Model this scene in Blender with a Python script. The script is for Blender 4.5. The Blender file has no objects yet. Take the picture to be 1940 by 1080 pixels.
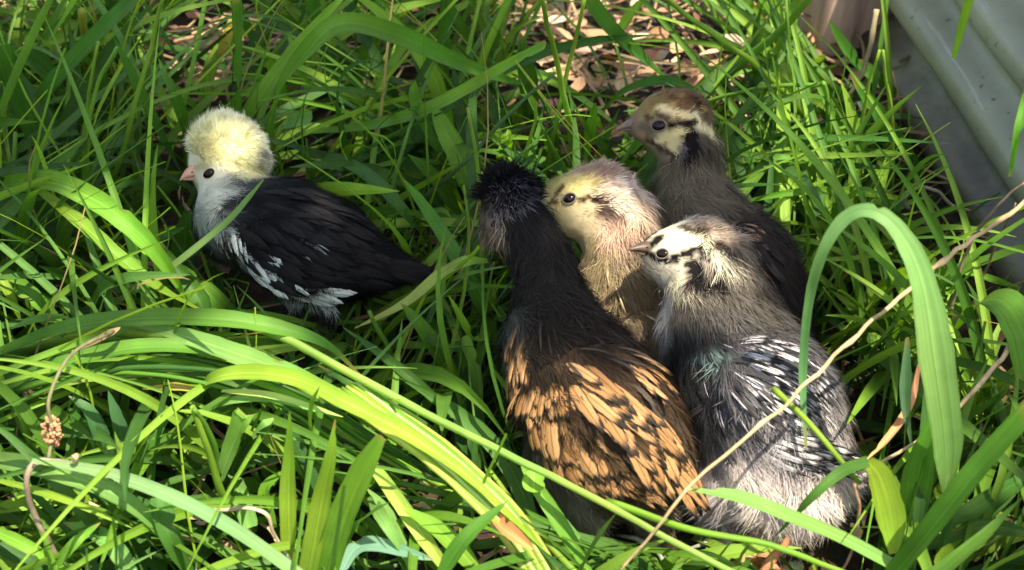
import bpy, math, random
import numpy as np
from mathutils import Vector, Matrix
from mathutils.bvhtree import BVHTree

random.seed(7)
RNG = np.random.default_rng(7)
SC = bpy.context.scene
COL = SC.collection

# ---------------------------------------------------------------- camera
W, H = 1940.0, 1080.0
CAM_H, PITCH, HFOV = 0.52, math.radians(38), math.radians(36)
F = (W / 2) / math.tan(HFOV / 2)
cam_d = bpy.data.cameras.new('camera')
cam_d.sensor_fit = 'HORIZONTAL'
cam_d.angle = HFOV
cam_d.clip_start, cam_d.clip_end = 0.01, 2000
cam_d.dof.use_dof = True
cam_d.dof.focus_distance = 0.73
cam_d.dof.aperture_fstop = 16.0
cam = bpy.data.objects.new('camera', cam_d)
COL.objects.link(cam)
cam.location = (0, 0, CAM_H)
cam.rotation_euler = (math.pi / 2 - PITCH, 0, 0)
SC.camera = cam

# ---------------------------------------------------------------- sky, sun, exposure
SUN = Vector((0.22, -0.30, 0.92)).normalized()          # direction towards the sun
elev, azim = math.asin(SUN.z), math.atan2(SUN.x, SUN.y)
world = bpy.data.worlds.new('World')
SC.world = world
world.use_nodes = True
wn = world.node_tree
bg = wn.nodes['Background']
sky = wn.nodes.new('ShaderNodeTexSky')
sky.sky_type = 'NISHITA'
sky.sun_disc = False
sky.dust_density, sky.ozone_density = 3.0, 0.6
sky.sun_elevation, sky.sun_rotation = elev, azim
wn.links.new(sky.outputs[0], bg.inputs[0])
bg.inputs[1].default_value = 0.145
sun_d = bpy.data.lights.new('sun', 'SUN')
sun_d.energy, sun_d.angle, sun_d.color = 3.8, math.radians(0.53), (1.0, 0.95, 0.86)
sun_o = bpy.data.objects.new('sun', sun_d)
COL.objects.link(sun_o)
sun_o.location = SUN * 6
sun_o.rotation_euler = SUN.to_track_quat('Z', 'Y').to_euler()
vs = SC.view_settings
vs.view_transform, vs.look, vs.gamma, vs.use_curve_mapping = 'Standard', 'None', 1.0, False
vs.exposure = 1.7
vs.use_white_balance = True                                # the camera's own balance, set for open shade
vs.white_balance_temperature, vs.white_balance_tint = 7600, 12
SC.cycles.max_bounces = 8
SC.cycles.transparent_max_bounces = 8

# ---------------------------------------------------------------- helpers
CP, SP = math.cos(PITCH), math.sin(PITCH)
FWD, UP, RIGHT = np.array([0, CP, -SP]), np.array([0, SP, CP]), np.array([1.0, 0, 0])
CAM = np.array([0, 0, CAM_H])

def ray(px, py):
    return FWD + RIGHT * ((px - W / 2) / F) - UP * ((py - H / 2) / F)
def at_depth(px, py, t):
    return CAM + ray(px, py) * t
def at_height(px, py, z):
    d = ray(px, py)
    return CAM + d * ((z - CAM_H) / d[2])
def project(P):
    q = P - CAM
    t = q @ FWD
    return W / 2 + F * (q @ RIGHT) / t, H / 2 - F * (q @ UP) / t, t

def lin(c):
    """sRGB 0-255 to linear"""
    c = np.asarray(c, float) / 255
    return np.where(c <= 0.04045, c / 12.92, ((c + 0.055) / 1.055) ** 2.4)

def tag(o, label=None, cat=None, group=None, kind=None):
    if label: o['label'] = label
    if cat: o['category'] = cat
    if group: o['group'] = group
    if kind: o['kind'] = kind
    return o

def empty(name, loc, label, cat, group=None):
    o = bpy.data.objects.new(name, None)
    o.empty_display_size = 0.01
    COL.objects.link(o)
    o.location = Vector(loc)
    return tag(o, label, cat, group)

def mesh_data(name, V, faces, cols=None, uv=None, smooth=True):
    """faces: (N,3)/(N,4) int array, or list of such arrays"""
    if not isinstance(faces, list): faces = [faces]
    me = bpy.data.meshes.new(name)
    V = np.asarray(V, np.float32)
    me.vertices.add(len(V))
    me.vertices.foreach_set('co', V.ravel())
    loops = np.concatenate([np.asarray(f, np.int32).ravel() for f in faces])
    tot = np.concatenate([np.full(len(f), f.shape[1], np.int32) for f in map(np.asarray, faces)])
    start = np.concatenate([[0], np.cumsum(tot)[:-1]]).astype(np.int32)
    me.loops.add(len(loops)); me.loops.foreach_set('vertex_index', loops)
    me.polygons.add(len(tot))
    me.polygons.foreach_set('loop_start', start)
    me.update(calc_edges=True)
    me.polygons.foreach_set('use_smooth', np.full(len(tot), smooth))
    if cols is not None:
        a = me.color_attributes.new('Col', 'FLOAT_COLOR', 'POINT')
        c = np.ones((len(V), 4), np.float32); c[:, :3] = cols
        a.data.foreach_set('color', c.ravel())
    if uv is not None:
        u = me.uv_layers.new(name='UVMap')
        u.data.foreach_set('uv', np.asarray(uv, np.float32)[loops].ravel())
    me.validate()
    return me

def obj(name, me, mat, parent=None, loc=None):
    o = bpy.data.objects.new(name, me)
    COL.objects.link(o)
    if mat and not me.materials: me.materials.append(mat)
    if parent is not None:
        o.parent = parent
        if loc is None: o.location = -Vector(parent.location)      # geometry authored in place
    if loc is not None: o.location = Vector(loc)
    return o

def swirl(P, s, seed=0.0):
    """cheap smooth noise in about -1..1 for points P (N,3)"""
    P = np.asarray(P) * s
    n = 0
    for k, (a, b, c) in enumerate(((1.0, 1.7, 0.6), (-1.3, 0.8, 1.9), (0.7, -2.1, 1.2), (2.3, 1.1, -1.6))):
        n = n + np.sin(P @ np.array([a, b, c]) + seed * (1.7 + k) + np.sin(P @ np.array([c, a, -b]) * 0.7 + seed + k))
    return n / 4 * 1.4

# ---------------------------------------------------------------- materials
def new_mat(name):
    m = bpy.data.materials.new(name)
    m.use_nodes = True
    return m, m.node_tree, m.node_tree.nodes['Principled BSDF'], m.node_tree.nodes['Material Output']
def nd(nt, t, **kw):
    n = nt.nodes.new(t)
    for k, v in kw.items():
        if k.startswith('i_'): n.inputs[int(k[2:]) if k[2:].isdigit() else k[2:].replace('_', ' ')].default_value = v
        else: setattr(n, k, v)
    return n
def ramp(nt, pts):
    r = nt.nodes.new('ShaderNodeValToRGB')
    while len(r.color_ramp.elements) < len(pts): r.color_ramp.elements.new(0.5)
    for e, (p, c) in zip(r.color_ramp.elements, pts):
        e.position = p; e.color = (*c, 1) if len(c) == 3 else c
    return r

def leaf_material(name, transl=0.36, rough=0.52, spec=0.22, vein=1.0):
    """blade / leaf: colour from the Col attribute, parallel veins from the UVs, light passing through"""
    m, nt, P, out = new_mat(name)
    L = nt.links.new
    att = nd(nt, 'ShaderNodeAttribute', attribute_name='Col')
    uv = nd(nt, 'ShaderNodeUVMap')
    mp = nd(nt, 'ShaderNodeMapping'); mp.inputs['Scale'].default_value = (15, 0.5, 1)
    L(uv.outputs[0], mp.inputs[0])
    nz = nd(nt, 'ShaderNodeTexNoise', i_Scale=1.0, i_Detail=2.0)
    L(mp.outputs[0], nz.inputs['Vector'])
    geo = nd(nt, 'ShaderNodeNewGeometry')
    n2 = nd(nt, 'ShaderNodeTexNoise', i_Scale=55.0, i_Detail=3.0)
    L(geo.outputs['Position'], n2.inputs['Vector'])
    ma = nd(nt, 'ShaderNodeMath', operation='MULTIPLY_ADD'); ma.inputs[1].default_value = 1.0 * vein; ma.inputs[2].default_value = 1 - 0.5 * vein
    L(nz.outputs[0], ma.inputs[0])
    mb = nd(nt, 'ShaderNodeMath', operation='MULTIPLY_ADD'); mb.inputs[1].default_value = 0.6; mb.inputs[2].default_value = 0.7
    L(n2.outputs[0], mb.inputs[0])
    mc = nd(nt, 'ShaderNodeMath', operation='MULTIPLY'); L(ma.outputs[0], mc.inputs[0]); L(mb.outputs[0], mc.inputs[1])
    mul = nd(nt, 'ShaderNodeVectorMath', operation='SCALE')
    sx = nd(nt, 'ShaderNodeSeparateXYZ'); L(uv.outputs[0], sx.inputs[0])
    mr = ramp(nt, [(0.0, (0.82, 0.82, 0.82)), (0.12, (1, 1, 1)), (0.455, (0.94, 0.94, 0.94)), (0.5, (1.0 + 0.35 * vein, 1.0 + 0.3 * vein, 1.0 + 0.3 * vein)), (0.545, (0.94, 0.94, 0.94)), (0.88, (1, 1, 1)), (1.0, (0.82, 0.82, 0.82))]); L(sx.outputs[0], mr.inputs[0])
    rb = nd(nt, 'ShaderNodeVectorMath', operation='MULTIPLY'); L(att.outputs['Color'], rb.inputs[0]); L(mr.outputs[0], rb.inputs[1])
    L(rb.outputs[0], mul.inputs[0]); L(mc.outputs[0], mul.inputs['Scale'])
    L(mul.outputs[0], P.inputs['Base Color'])
    P.inputs['Roughness'].default_value = rough
    P.inputs['Specular IOR Level'].default_value = spec
    bmp = nd(nt, 'ShaderNodeBump', i_Strength=0.25, i_Distance=0.0006)
    L(nz.outputs[0], bmp.inputs['Height']); L(bmp.outputs[0], P.inputs['Normal'])
    tr = nd(nt, 'ShaderNodeBsdfTranslucent')
    tint = nd(nt, 'ShaderNodeMix', data_type='RGBA', blend_type='MULTIPLY'); tint.inputs[0].default_value = 1
    tint.inputs[7].default_value = (1.6, 1.62, 0.5, 1)
    L(mul.outputs[0], tint.inputs[6]); L(tint.outputs[2], tr.inputs['Color'])
    mix = nd(nt, 'ShaderNodeMixShader'); mix.inputs[0].default_value = transl
    L(P.outputs[0], mix.inputs[1]); L(tr.outputs[0], mix.inputs[2]); L(mix.outputs[0], out.inputs[0])
    return m

def down_material(name, transl=0.25):
    m, nt, P, out = new_mat(name)
    L = nt.links.new
    att = nd(nt, 'ShaderNodeAttribute', attribute_name='Col')
    L(att.outputs['Color'], P.inputs['Base Color'])
    P.inputs['Roughness'].default_value = 0.75
    P.inputs['Specular IOR Level'].default_value = 0.15
    tr = nd(nt, 'ShaderNodeBsdfTranslucent'); L(att.outputs['Color'], tr.inputs['Color'])
    mix = nd(nt, 'ShaderNodeMixShader'); mix.inputs[0].default_value = transl
    L(P.outputs[0], mix.inputs[1]); L(tr.outputs[0], mix.inputs[2]); L(mix.outputs[0], out.inputs[0])
    return m

def simple_mat(name, c1, c2, scale=80.0, rough=0.7, spec=0.3, bump=0.0, stretch=(1, 1, 1), metal=0.0):
    m, nt, P, out = new_mat(name)
    L = nt.links.new
    tc = nd(nt, 'ShaderNodeTexCoord'); mp = nd(nt, 'ShaderNodeMapping'); mp.inputs['Scale'].default_value = stretch
    L(tc.outputs['Object'], mp.inputs[0])
    nz = nd(nt, 'ShaderNodeTexNoise', i_Scale=scale, i_Detail=5.0, i_Roughness=0.65)
    L(mp.outputs[0], nz.inputs['Vector'])
    r = ramp(nt, [(0.3, c1), (0.7, c2)]); L(nz.outputs[0], r.inputs[0]); L(r.outputs[0], P.inputs['Base Color'])
    P.inputs['Roughness'].default_value = rough
    P.inputs['Specular IOR Level'].default_value = spec
    P.inputs['Metallic'].default_value = metal
    if bump:
        b = nd(nt, 'ShaderNodeBump', i_Strength=0.6, i_Distance=bump); L(nz.outputs[0], b.inputs['Height']); L(b.outputs[0], P.inputs['Normal'])
    return m

M_GRASS = leaf_material('grass_blade')
M_DRY = leaf_material('dry_stem', transl=0.1, rough=0.7, spec=0.2)
M_DOWN = down_material('chick_down')
M_TREELEAF = leaf_material('tree_leaf', transl=0.25, vein=0.3)
M_BARK = simple_mat('bark', (0.06, 0.045, 0.03), (0.16, 0.12, 0.09), 14, 0.9, 0.1, 0.01, (1, 1, 0.2))
M_EYE = simple_mat('eye', (0.004, 0.003, 0.002), (0.010, 0.006, 0.005), 30, 0.16, 0.25)
M_LID = simple_mat('eyelid', (0.10, 0.085, 0.07), (0.2, 0.17, 0.14), 300, 0.7, 0.2)
M_BEAK_PINK = simple_mat('pink_horn', (0.42, 0.22, 0.15), (0.60, 0.36, 0.26), 150, 0.45, 0.4)
M_BEAK_MIX = simple_mat('mottled_horn', (0.07, 0.055, 0.05), (0.30, 0.19, 0.14), 90, 0.5, 0.35)
M_BEAK_DARK = simple_mat('dark_horn', (0.035, 0.025, 0.018), (0.12, 0.08, 0.05), 150, 0.45, 0.4)
M_LEG = simple_mat('leg_scale', (0.30, 0.13, 0.07), (0.50, 0.26, 0.15), 400, 0.55, 0.35, 0.0004)
M_LEG_GREY = simple_mat('grey_leg_scale', (0.16, 0.17, 0.15), (0.34, 0.35, 0.30), 400, 0.55, 0.35, 0.0004)

# ---------------------------------------------------------------- ground
def ground():
    xs = np.concatenate([np.linspace(-400, -3, 14), np.linspace(-2.5, -0.75, 10), np.linspace(-0.7, 0.7, 150), np.linspace(0.75, 2.5, 10), np.linspace(3, 400, 14)])
    ys = np.concatenate([np.linspace(-400, -1, 12), np.linspace(-0.5, 0.25, 6), np.linspace(0.3, 1.6, 150), np.linspace(1.7, 4, 10), np.linspace(6, 900, 16)])
    X, Y = np.meshgrid(xs, ys)
    P = np.stack([X.ravel(), Y.ravel(), 0 * X.ravel()], 1)
    Z = 0.004 * swirl(P, 22, 1) + 0.003 * swirl(P, 60, 2) + 0.0015 * swirl(P, 190, 5)
    far = np.hypot(P[:, 0], P[:, 1] - 0.9)
    P[:, 2] = np.where(far < 2, Z, 0) - 0.004
    nx, ny = len(xs), len(ys)
    i = (np.arange(ny - 1)[:, None] * nx + np.arange(nx - 1)).ravel()
    fc = np.stack([i, i + 1, i + nx + 1, i + nx], 1)
    m, nt, Pb, out = new_mat('soil_and_litter')
    L = nt.links.new
    g = nd(nt, 'ShaderNodeNewGeometry')
    n1 = nd(nt, 'ShaderNodeTexNoise', i_Scale=38.0, i_Detail=8.0, i_Roughness=0.7); L(g.outputs['Position'], n1.inputs['Vector'])
    n2 = nd(nt, 'ShaderNodeTexVoronoi', i_Scale=160.0); L(g.outputs['Position'], n2.inputs['Vector'])
    r = ramp(nt, [(0.25, (0.014, 0.012, 0.008)), (0.5, (0.045, 0.036, 0.024)), (0.75, (0.12, 0.092, 0.064))]); L(n1.outputs[0], r.inputs[0])
    mx = nd(nt, 'ShaderNodeMix', data_type='RGBA', blend_type='MULTIPLY'); mx.inputs[0].default_value = 0.5
    L(r.outputs[0], mx.inputs[6]); L(n2.outputs['Color'], mx.inputs[7]); L(mx.outputs[2], Pb.inputs['Base Color'])
    Pb.inputs['Roughness'].default_value = 0.95; Pb.inputs['Specular IOR Level'].default_value = 0.1
    b = nd(nt, 'ShaderNodeBump', i_Strength=0.8, i_Distance=0.004); L(n1.outputs[0], b.inputs['Height']); L(b.outputs[0], Pb.inputs['Normal'])
    o = obj('ground', mesh_data('ground', P, fc), m)
    tag(o, kind='structure')
ground()

# ---------------------------------------------------------------- chicks: signed distance bodies
def seg_dist(P, a, b, ra, rb):
    ab = b - a
    t = np.clip(((P - a) @ ab) / max(ab @ ab, 1e-12), 0, 1)
    return np.linalg.norm(P - (a + t[:, None] * ab), axis=1) - (ra + (rb - ra) * t)
def smin(a, b, k):
    h = np.clip(0.5 + 0.5 * (b - a) / k, 0, 1)
    return b + (a - b) * h - k * h * (1 - h)

def surface_nets(f, org, h):
    s = f < 0
    nx, ny, nz = f.shape
    c = [(0,0,0),(1,0,0),(0,1,0),(1,1,0),(0,0,1),(1,0,1),(0,1,1),(1,1,1)]
    corner = [f[i:nx-1+i, j:ny-1+j, k:nz-1+k] for i, j, k in c]
    cnt = sum((q < 0).astype(int) for q in corner)
    act = (cnt > 0) & (cnt < 8)
    idx = -np.ones(act.shape, int); idx[act] = np.arange(act.sum())
    cell = np.argwhere(act)
    vals = [q[act] for q in corner]
    acc = np.zeros((len(cell), 3)); n = np.zeros(len(cell))
    for e0 in range(8):
        for ax in range(3):
            if c[e0][ax]: continue
            e1 = e0 + (1, 2, 4)[ax]
            a, b = vals[e0], vals[e1]
            x = (a < 0) != (b < 0)
            t = np.where(x, a / np.where(x, a - b, 1), 0)
            p = np.array(c[e0], float) + np.eye(3)[ax] * t[:, None]
            acc += p * x[:, None]; n += x
    V = org + h * (cell + acc / n[:, None])
    quads = []
    for ax in range(3):
        u, v = [(1, 2), (2, 0), (0, 1)][ax]
        sl0 = [slice(None)] * 3; sl1 = [slice(None)] * 3
        sl0[ax] = slice(0, -1); sl1[ax] = slice(1, None)
        s0, s1 = s[tuple(sl0)], s[tuple(sl1)]
        e = np.argwhere(s0 != s1)
        e = e[(e[:, u] > 0) & (e[:, v] > 0) & (e[:, u] < f.shape[u] - 1) & (e[:, v] < f.shape[v] - 1)]
        inside0 = s0[tuple(e.T)]
        def at(du, dv):
            q = e.copy(); q[:, u] += du; q[:, v] += dv
            return idx[tuple(q.T)]
        q = np.stack([at(-1, -1), at(0, -1), at(0, 0), at(-1, 0)], 1)
        q[~inside0] = q[~inside0][:, ::-1]
        quads.append(q)
    return V, np.concatenate(quads)

CHICKS = []
class Chick:
    def __init__(s, name, label, t0, feet, chains, k=0.010):
        """chains: lists of nodes (px, py, depth offset in cm, radius px, sRGB colour)"""
        s.t0, s.name = t0, name
        base = np.mean([at_height(x, y, 0) for x, y in feet], axis=0)
        s.root = empty(name, base, label, 'chick')
        s.segs = []; s.px = []
        for ch in chains:
            nodes = []
            for (x, y, d, r, c) in ch:
                t = t0 + d / 100
                nodes.append((at_depth(x, y, t), r * t / F, lin(c), (x, y, r), t))
            for a, b in zip(nodes[:-1], nodes[1:]):
                s.segs.append((a[0], b[0], a[1], b[1], a[2], b[2]))
                s.px.append((a[3], b[3], min(a[4], b[4])))
        s.k = k
        allp = np.array([q for sg in s.segs for q in (sg[0], sg[1])]); rr = max(max(sg[2], sg[3]) for sg in s.segs)
        lo, hi = allp.min(0) - rr - 0.006, allp.max(0) + rr + 0.006
        h = 0.0021
        n = np.ceil((hi - lo) / h).astype(int) + 1
        g = np.stack(np.meshgrid(*[np.arange(q) for q in n], indexing='ij'), -1).reshape(-1, 3) * h + lo
        f = s.sdf(g).reshape(n)
        s.V, s.Q = surface_nets(f, lo, h)
        e = 4e-4                                                     # pull vertices onto the surface, get normals
        for _ in range(2):
            d = s.sdf(s.V)
            G = np.stack([s.sdf(s.V + e * np.eye(3)[i]) - s.sdf(s.V - e * np.eye(3)[i]) for i in range(3)], 1)
            G /= np.linalg.norm(G, axis=1)[:, None] + 1e-9
            s.V = s.V - G * d[:, None] * 0.9
        s.N = G
        s.paints = []
        s.bvh = BVHTree.FromPolygons([Vector(v) for v in s.V], s.Q.tolist())
        CHICKS.append(s)
    def sdf(s, P):
        d = None
        for a, b, ra, rb, _, _ in s.segs:
            q = seg_dist(P, a, b, ra, rb)
            d = q if d is None else smin(d, q, s.k)
        return d
    def hit(s, px, py):
        d = Vector(ray(px, py)).normalized()
        loc, nor, _, _ = s.bvh.ray_cast(Vector(CAM), d)
        if loc is None:                                               # off the silhouette: the nearest surface point
            p = Vector(at_depth(px, py, s.t0))
            loc, nor, _, _ = s.bvh.find_nearest(p)
        if nor.dot(d) > 0: nor = -nor
        return np.array(loc), np.array(nor)
    def head_frame(s, centre, beak):
        """centre, beak: (px, py, depth offset cm)"""
        s.hc = at_depth(centre[0], centre[1], s.t0 + centre[2] / 100)
        s.bt = at_depth(beak[0], beak[1], s.t0 + beak[2] / 100)
        f = s.bt - s.hc; s.hf = f / np.linalg.norm(f)
        lat = np.cross(s.hf, 0.25 * np.array([0, 0, 1.0]) + 0.75 * UP); s.hl = lat / np.linalg.norm(lat)
        s.hu = np.cross(s.hl, s.hf)
    def mirror(s, P):
        return P - 2 * ((P - s.hc) @ s.hl)[..., None] * s.hl if P.ndim > 1 else P - 2 * ((P - s.hc) @ s.hl) * s.hl
    def paint(s, pts, r, c, strength=1.0, mirror=False, soft=0.5):
        """a plumage mark along pixel points; each sits on the bird's own surface"""
        pts = [pts] if not isinstance(pts, list) else pts
        P = []
        for a, b in zip(pts[:-1], pts[1:]) if len(pts) > 1 else [(pts[0], pts[0])]:
            n = max(2, int(math.hypot(b[0] - a[0], b[1] - a[1]) / (r * 0.7)) + 1)
            for i in range(n):
                u = i / (n - 1)
                P.append(s.hit(a[0] + (b[0] - a[0]) * u, a[1] + (b[1] - a[1]) * u)[0])
        P = np.array(P)
        if mirror: P = np.concatenate([P, s.mirror(P)])
        s.paints.append((P, r * s.t0 / F, lin(c), strength, soft))
    def colour(s, P, mott=0.12):
        wsum = np.zeros(len(P)); c = np.zeros((len(P), 3))
        for a, b, ra, rb, ca, cb in s.segs:
            ab = b - a
            t = np.clip(((P - a) @ ab) / max(ab @ ab, 1e-12), 0, 1)
            d = np.linalg.norm(P - (a + t[:, None] * ab), axis=1) / (ra + (rb - ra) * t)
            w = 1.0 / (d ** 6 + 0.02)
            c += w[:, None] * (ca + (cb - ca) * t[:, None]); wsum += w
        c /= wsum[:, None]
        Pj = P + 0.0011 * np.stack([swirl(P, 900, 1), swirl(P, 900, 2), swirl(P, 900, 3)], 1)
        for Q, r, col, st, soft in s.paints:
            d = np.full(len(P), 1e9)
            for q in Q: d = np.minimum(d, np.linalg.norm(Pj - q, axis=1))
            w = np.clip((1 + soft * 0.5 - d / r) / max(soft, 1e-3), 0, 1) * st
            c = c * (1 - w[:, None]) + col * w[:, None]
        return c * (1 + mott * swirl(P, 420, 4))[:, None]
    def flow(s, P):
        """plumage runs from head to tail along the nearest bone (chains are given head first)"""
        best = np.full(len(P), 1e9); D = np.zeros((len(P), 3))
        for a, b, ra, rb, _, _ in s.segs:
            ab = b - a
            t = np.clip(((P - a) @ ab) / max(ab @ ab, 1e-12), 0, 1)
            d = np.linalg.norm(P - (a + t[:, None] * ab), axis=1) / (ra + (rb - ra) * t)
            m = d < best
            best[m] = d[m]; D[m] = ab / (np.linalg.norm(ab) + 1e-9)
        return D
    def build_body(s):
        body = obj('body', mesh_data('body', s.V, s.Q, cols=s.colour(s.V)), M_DOWN, s.root)
        s.body = body
    def build_down(s, n=26000, length=0.0075, lift=0.45, width=0.00034, head_len=0.6, name='down', region=None, spiky=0.0, tint=None, surf=None, parent=None):
        SV, SN, tri = surf if surf is not None else (s.V, s.N, np.concatenate([s.Q[:, [0, 1, 2]], s.Q[:, [0, 2, 3]]]))
        A, B, C = SV[tri[:, 0]], SV[tri[:, 1]], SV[tri[:, 2]]
        area = np.linalg.norm(np.cross(B - A, C - A), axis=1)
        if region is not None:
            m = region((A + B + C) / 3); tri, A, B, C, area = tri[m], A[m], B[m], C[m], area[m]
        k = RNG.choice(len(tri), n, p=area / area.sum())
        u, v = RNG.random(n), RNG.random(n); fl = u + v > 1; u[fl], v[fl] = 1 - u[fl], 1 - v[fl]
        P = A[k] + (B[k] - A[k]) * u[:, None] + (C[k] - A[k]) * v[:, None]
        N = SN[tri[k, 0]] * (1 - u - v)[:, None] + SN[tri[k, 1]] * u[:, None] + SN[tri[k, 2]] * v[:, None]
        N /= np.linalg.norm(N, axis=1)[:, None]
        D = s.flow(P)
        D = D - (D * N).sum(1)[:, None] * N
        D += 0.5 * np.stack([swirl(P, 230, 1), swirl(P, 230, 2), swirl(P, 230, 3)], 1) + RNG.normal(0, 0.22, (n, 3))
        D = D - (D * N).sum(1)[:, None] * N
        D /= np.linalg.norm(D, axis=1)[:, None] + 1e-9
        lf = lift * RNG.uniform(0.5, 1.5, n) + spiky * RNG.random(n)
        dr = D * np.sqrt(np.clip(1 - np.minimum(lf, 0.98) ** 2, 0.02, 1))[:, None] + N * np.minimum(lf, 0.98)[:, None]
        ln = length * RNG.uniform(0.55, 1.35, n) * (1 + 0.3 * swirl(P, 270, 9))
        if getattr(s, 'hc', None) is not None:
            dh = np.linalg.norm(P - s.hc, axis=1)
            ln *= np.where(dh < s.head_r * 1.25, head_len, 1.0) if region is None else 1
            fw = ((P - s.hc) @ s.hf) / s.head_r
            face = (dh < s.head_r * 1.3) & (fw > 0.35)
            if region is None:
                ln = np.where(face, ln * 0.5, ln)
                db = np.linalg.norm(P - s.bt, axis=1) / s.head_r             # almost bare skin round the beak
                ln *= np.clip((db - 0.55) / 0.9, 0.12, 1)
        S = np.cross(dr, N); S /= np.linalg.norm(S, axis=1)[:, None] + 1e-9
        wd = width * RNG.uniform(0.6, 1.4, n)
        bend = (D * 0.5 - N * 0.35) * (ln * 0.35)[:, None]
        r0 = P - N * 0.0006
        m0 = r0 + dr * (ln * 0.55)[:, None]
        tp = r0 + dr * ln[:, None] + bend
        V = np.stack([r0 - S * (wd / 2)[:, None], r0 + S * (wd / 2)[:, None], m0 - S * (wd * 0.42)[:, None], m0 + S * (wd * 0.42)[:, None], tp], 1).reshape(-1, 3)
        i = np.arange(n)[:, None] * 5
        c = s.colour(P, 0.2) * RNG.uniform(0.72, 1.22, n)[:, None]
        if tint is not None: c = c * np.array(tint)
        o = obj(name, mesh_data(name, V, [i + np.array([0, 1, 3, 2]), i + np.array([2, 3, 4])], cols=np.repeat(np.clip(c, 0, 1), 5, 0)), M_DOWN, parent or s.root, (0, 0, 0) if parent else None)
        o['kind'] = 'stuff'
        return o

def lathe(path, radii, seg=10, flat=1.0, up=np.array([0, 0, 1.0])):
    """tube through world points with a radius each, elliptical if flat != 1; returns verts, faces"""
    path = np.asarray(path, float); n = len(path)
    T = np.gradient(path, axis=0); T /= np.linalg.norm(T, axis=1)[:, None] + 1e-12
    V = []
    S = None
    for i in range(n):
        s_ = np.cross(T[i], up)
        if np.linalg.norm(s_) < 0.15: s_ = np.cross(T[i], np.array([0.3, 1.0, 0.1]))
        s_ /= np.linalg.norm(s_)
        if S is not None:
            s_ = S - T[i] * (S @ T[i]); s_ /= np.linalg.norm(s_) + 1e-12
        S = s_
        b = np.cross(S, T[i])
        a = np.arange(seg) * 2 * math.pi / seg
        V.append(path[i] + radii[i] * (np.cos(a)[:, None] * S + flat * np.sin(a)[:, None] * b))
    V = np.concatenate(V + [path[:1], path[-1:]])
    r = np.arange(seg); q = []
    for i in range(n - 1):
        q.append(np.stack([i * seg + r, i * seg + (r + 1) % seg, (i + 1) * seg + (r + 1) % seg, (i + 1) * seg + r], 1))
    c0, c1 = n * seg, n * seg + 1
    t0 = np.stack([np.full(seg, c0), (r + 1) % seg, r], 1)
    t1 = np.stack([np.full(seg, c1), (n - 1) * seg + r, (n - 1) * seg + (r + 1) % seg], 1)
    return V, [np.concatenate(q), np.concatenate([t0, t1])]

def ball(c, r, axes=None, nu=20, nv=12):
    th = np.linspace(0, math.pi, nv + 1)[1:-1]; ph = np.arange(nu) * 2 * math.pi / nu
    P = [[0, 0, 1.0]] + [[math.sin(t) * math.cos(p), math.sin(t) * math.sin(p), math.cos(t)] for t in th for p in ph] + [[0, 0, -1.0]]
    P = np.array(P)
    if axes is not None: P = P @ np.asarray(axes)
    V = np.asarray(c) + r * P
    q = []; tr = []
    for j in range(nu): tr.append([0, 1 + j, 1 + (j + 1) % nu])
    for i in range(nv - 2):
        for j in range(nu):
            a = 1 + i * nu + j; b = 1 + i * nu + (j + 1) % nu
            q.append([a, a + nu, b + nu, b])
    last = len(P) - 1
    for j in range(nu): tr.append([last, 1 + (nv - 2) * nu + (j + 1) % nu, 1 + (nv - 2) * nu + j])
    return V, [np.array(q), np.array(tr)]

def eye(s, px, py, r_px, ring=True):
    p, n = s.hit(px, py)
    r = r_px * s.t0 / F
    for k, side in enumerate((0, 1)):
        q, m = (p, n) if side == 0 else (s.mirror(p), n - 2 * (n @ s.hl) * s.hl)
        m = m / np.linalg.norm(m)
        S = s.hf - (s.hf @ m) * m; S /= np.linalg.norm(S); B = np.cross(m, S)
        axes = np.stack([S * 1.12, B * 0.78, m * 0.6])
        c = q + m * r * 0.25
        V, fc = ball(c, r, axes, 22, 14)
        e = obj('eye', mesh_data('eye', V, fc), M_EYE, s.root)
        if ring:
            a = np.linspace(0, 2 * math.pi, 25)
            path = np.array([c + m * r * 0.16 + r * 1.0 * (math.cos(x) * S * 1.12 + math.sin(x) * B * 0.86) for x in a])
            V, fc = lathe(path, [r * 0.14] * 25, 6)
            l_ = obj('eyelid', mesh_data('eyelid', V, fc), M_LID, e, loc=(0, 0, 0))

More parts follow.
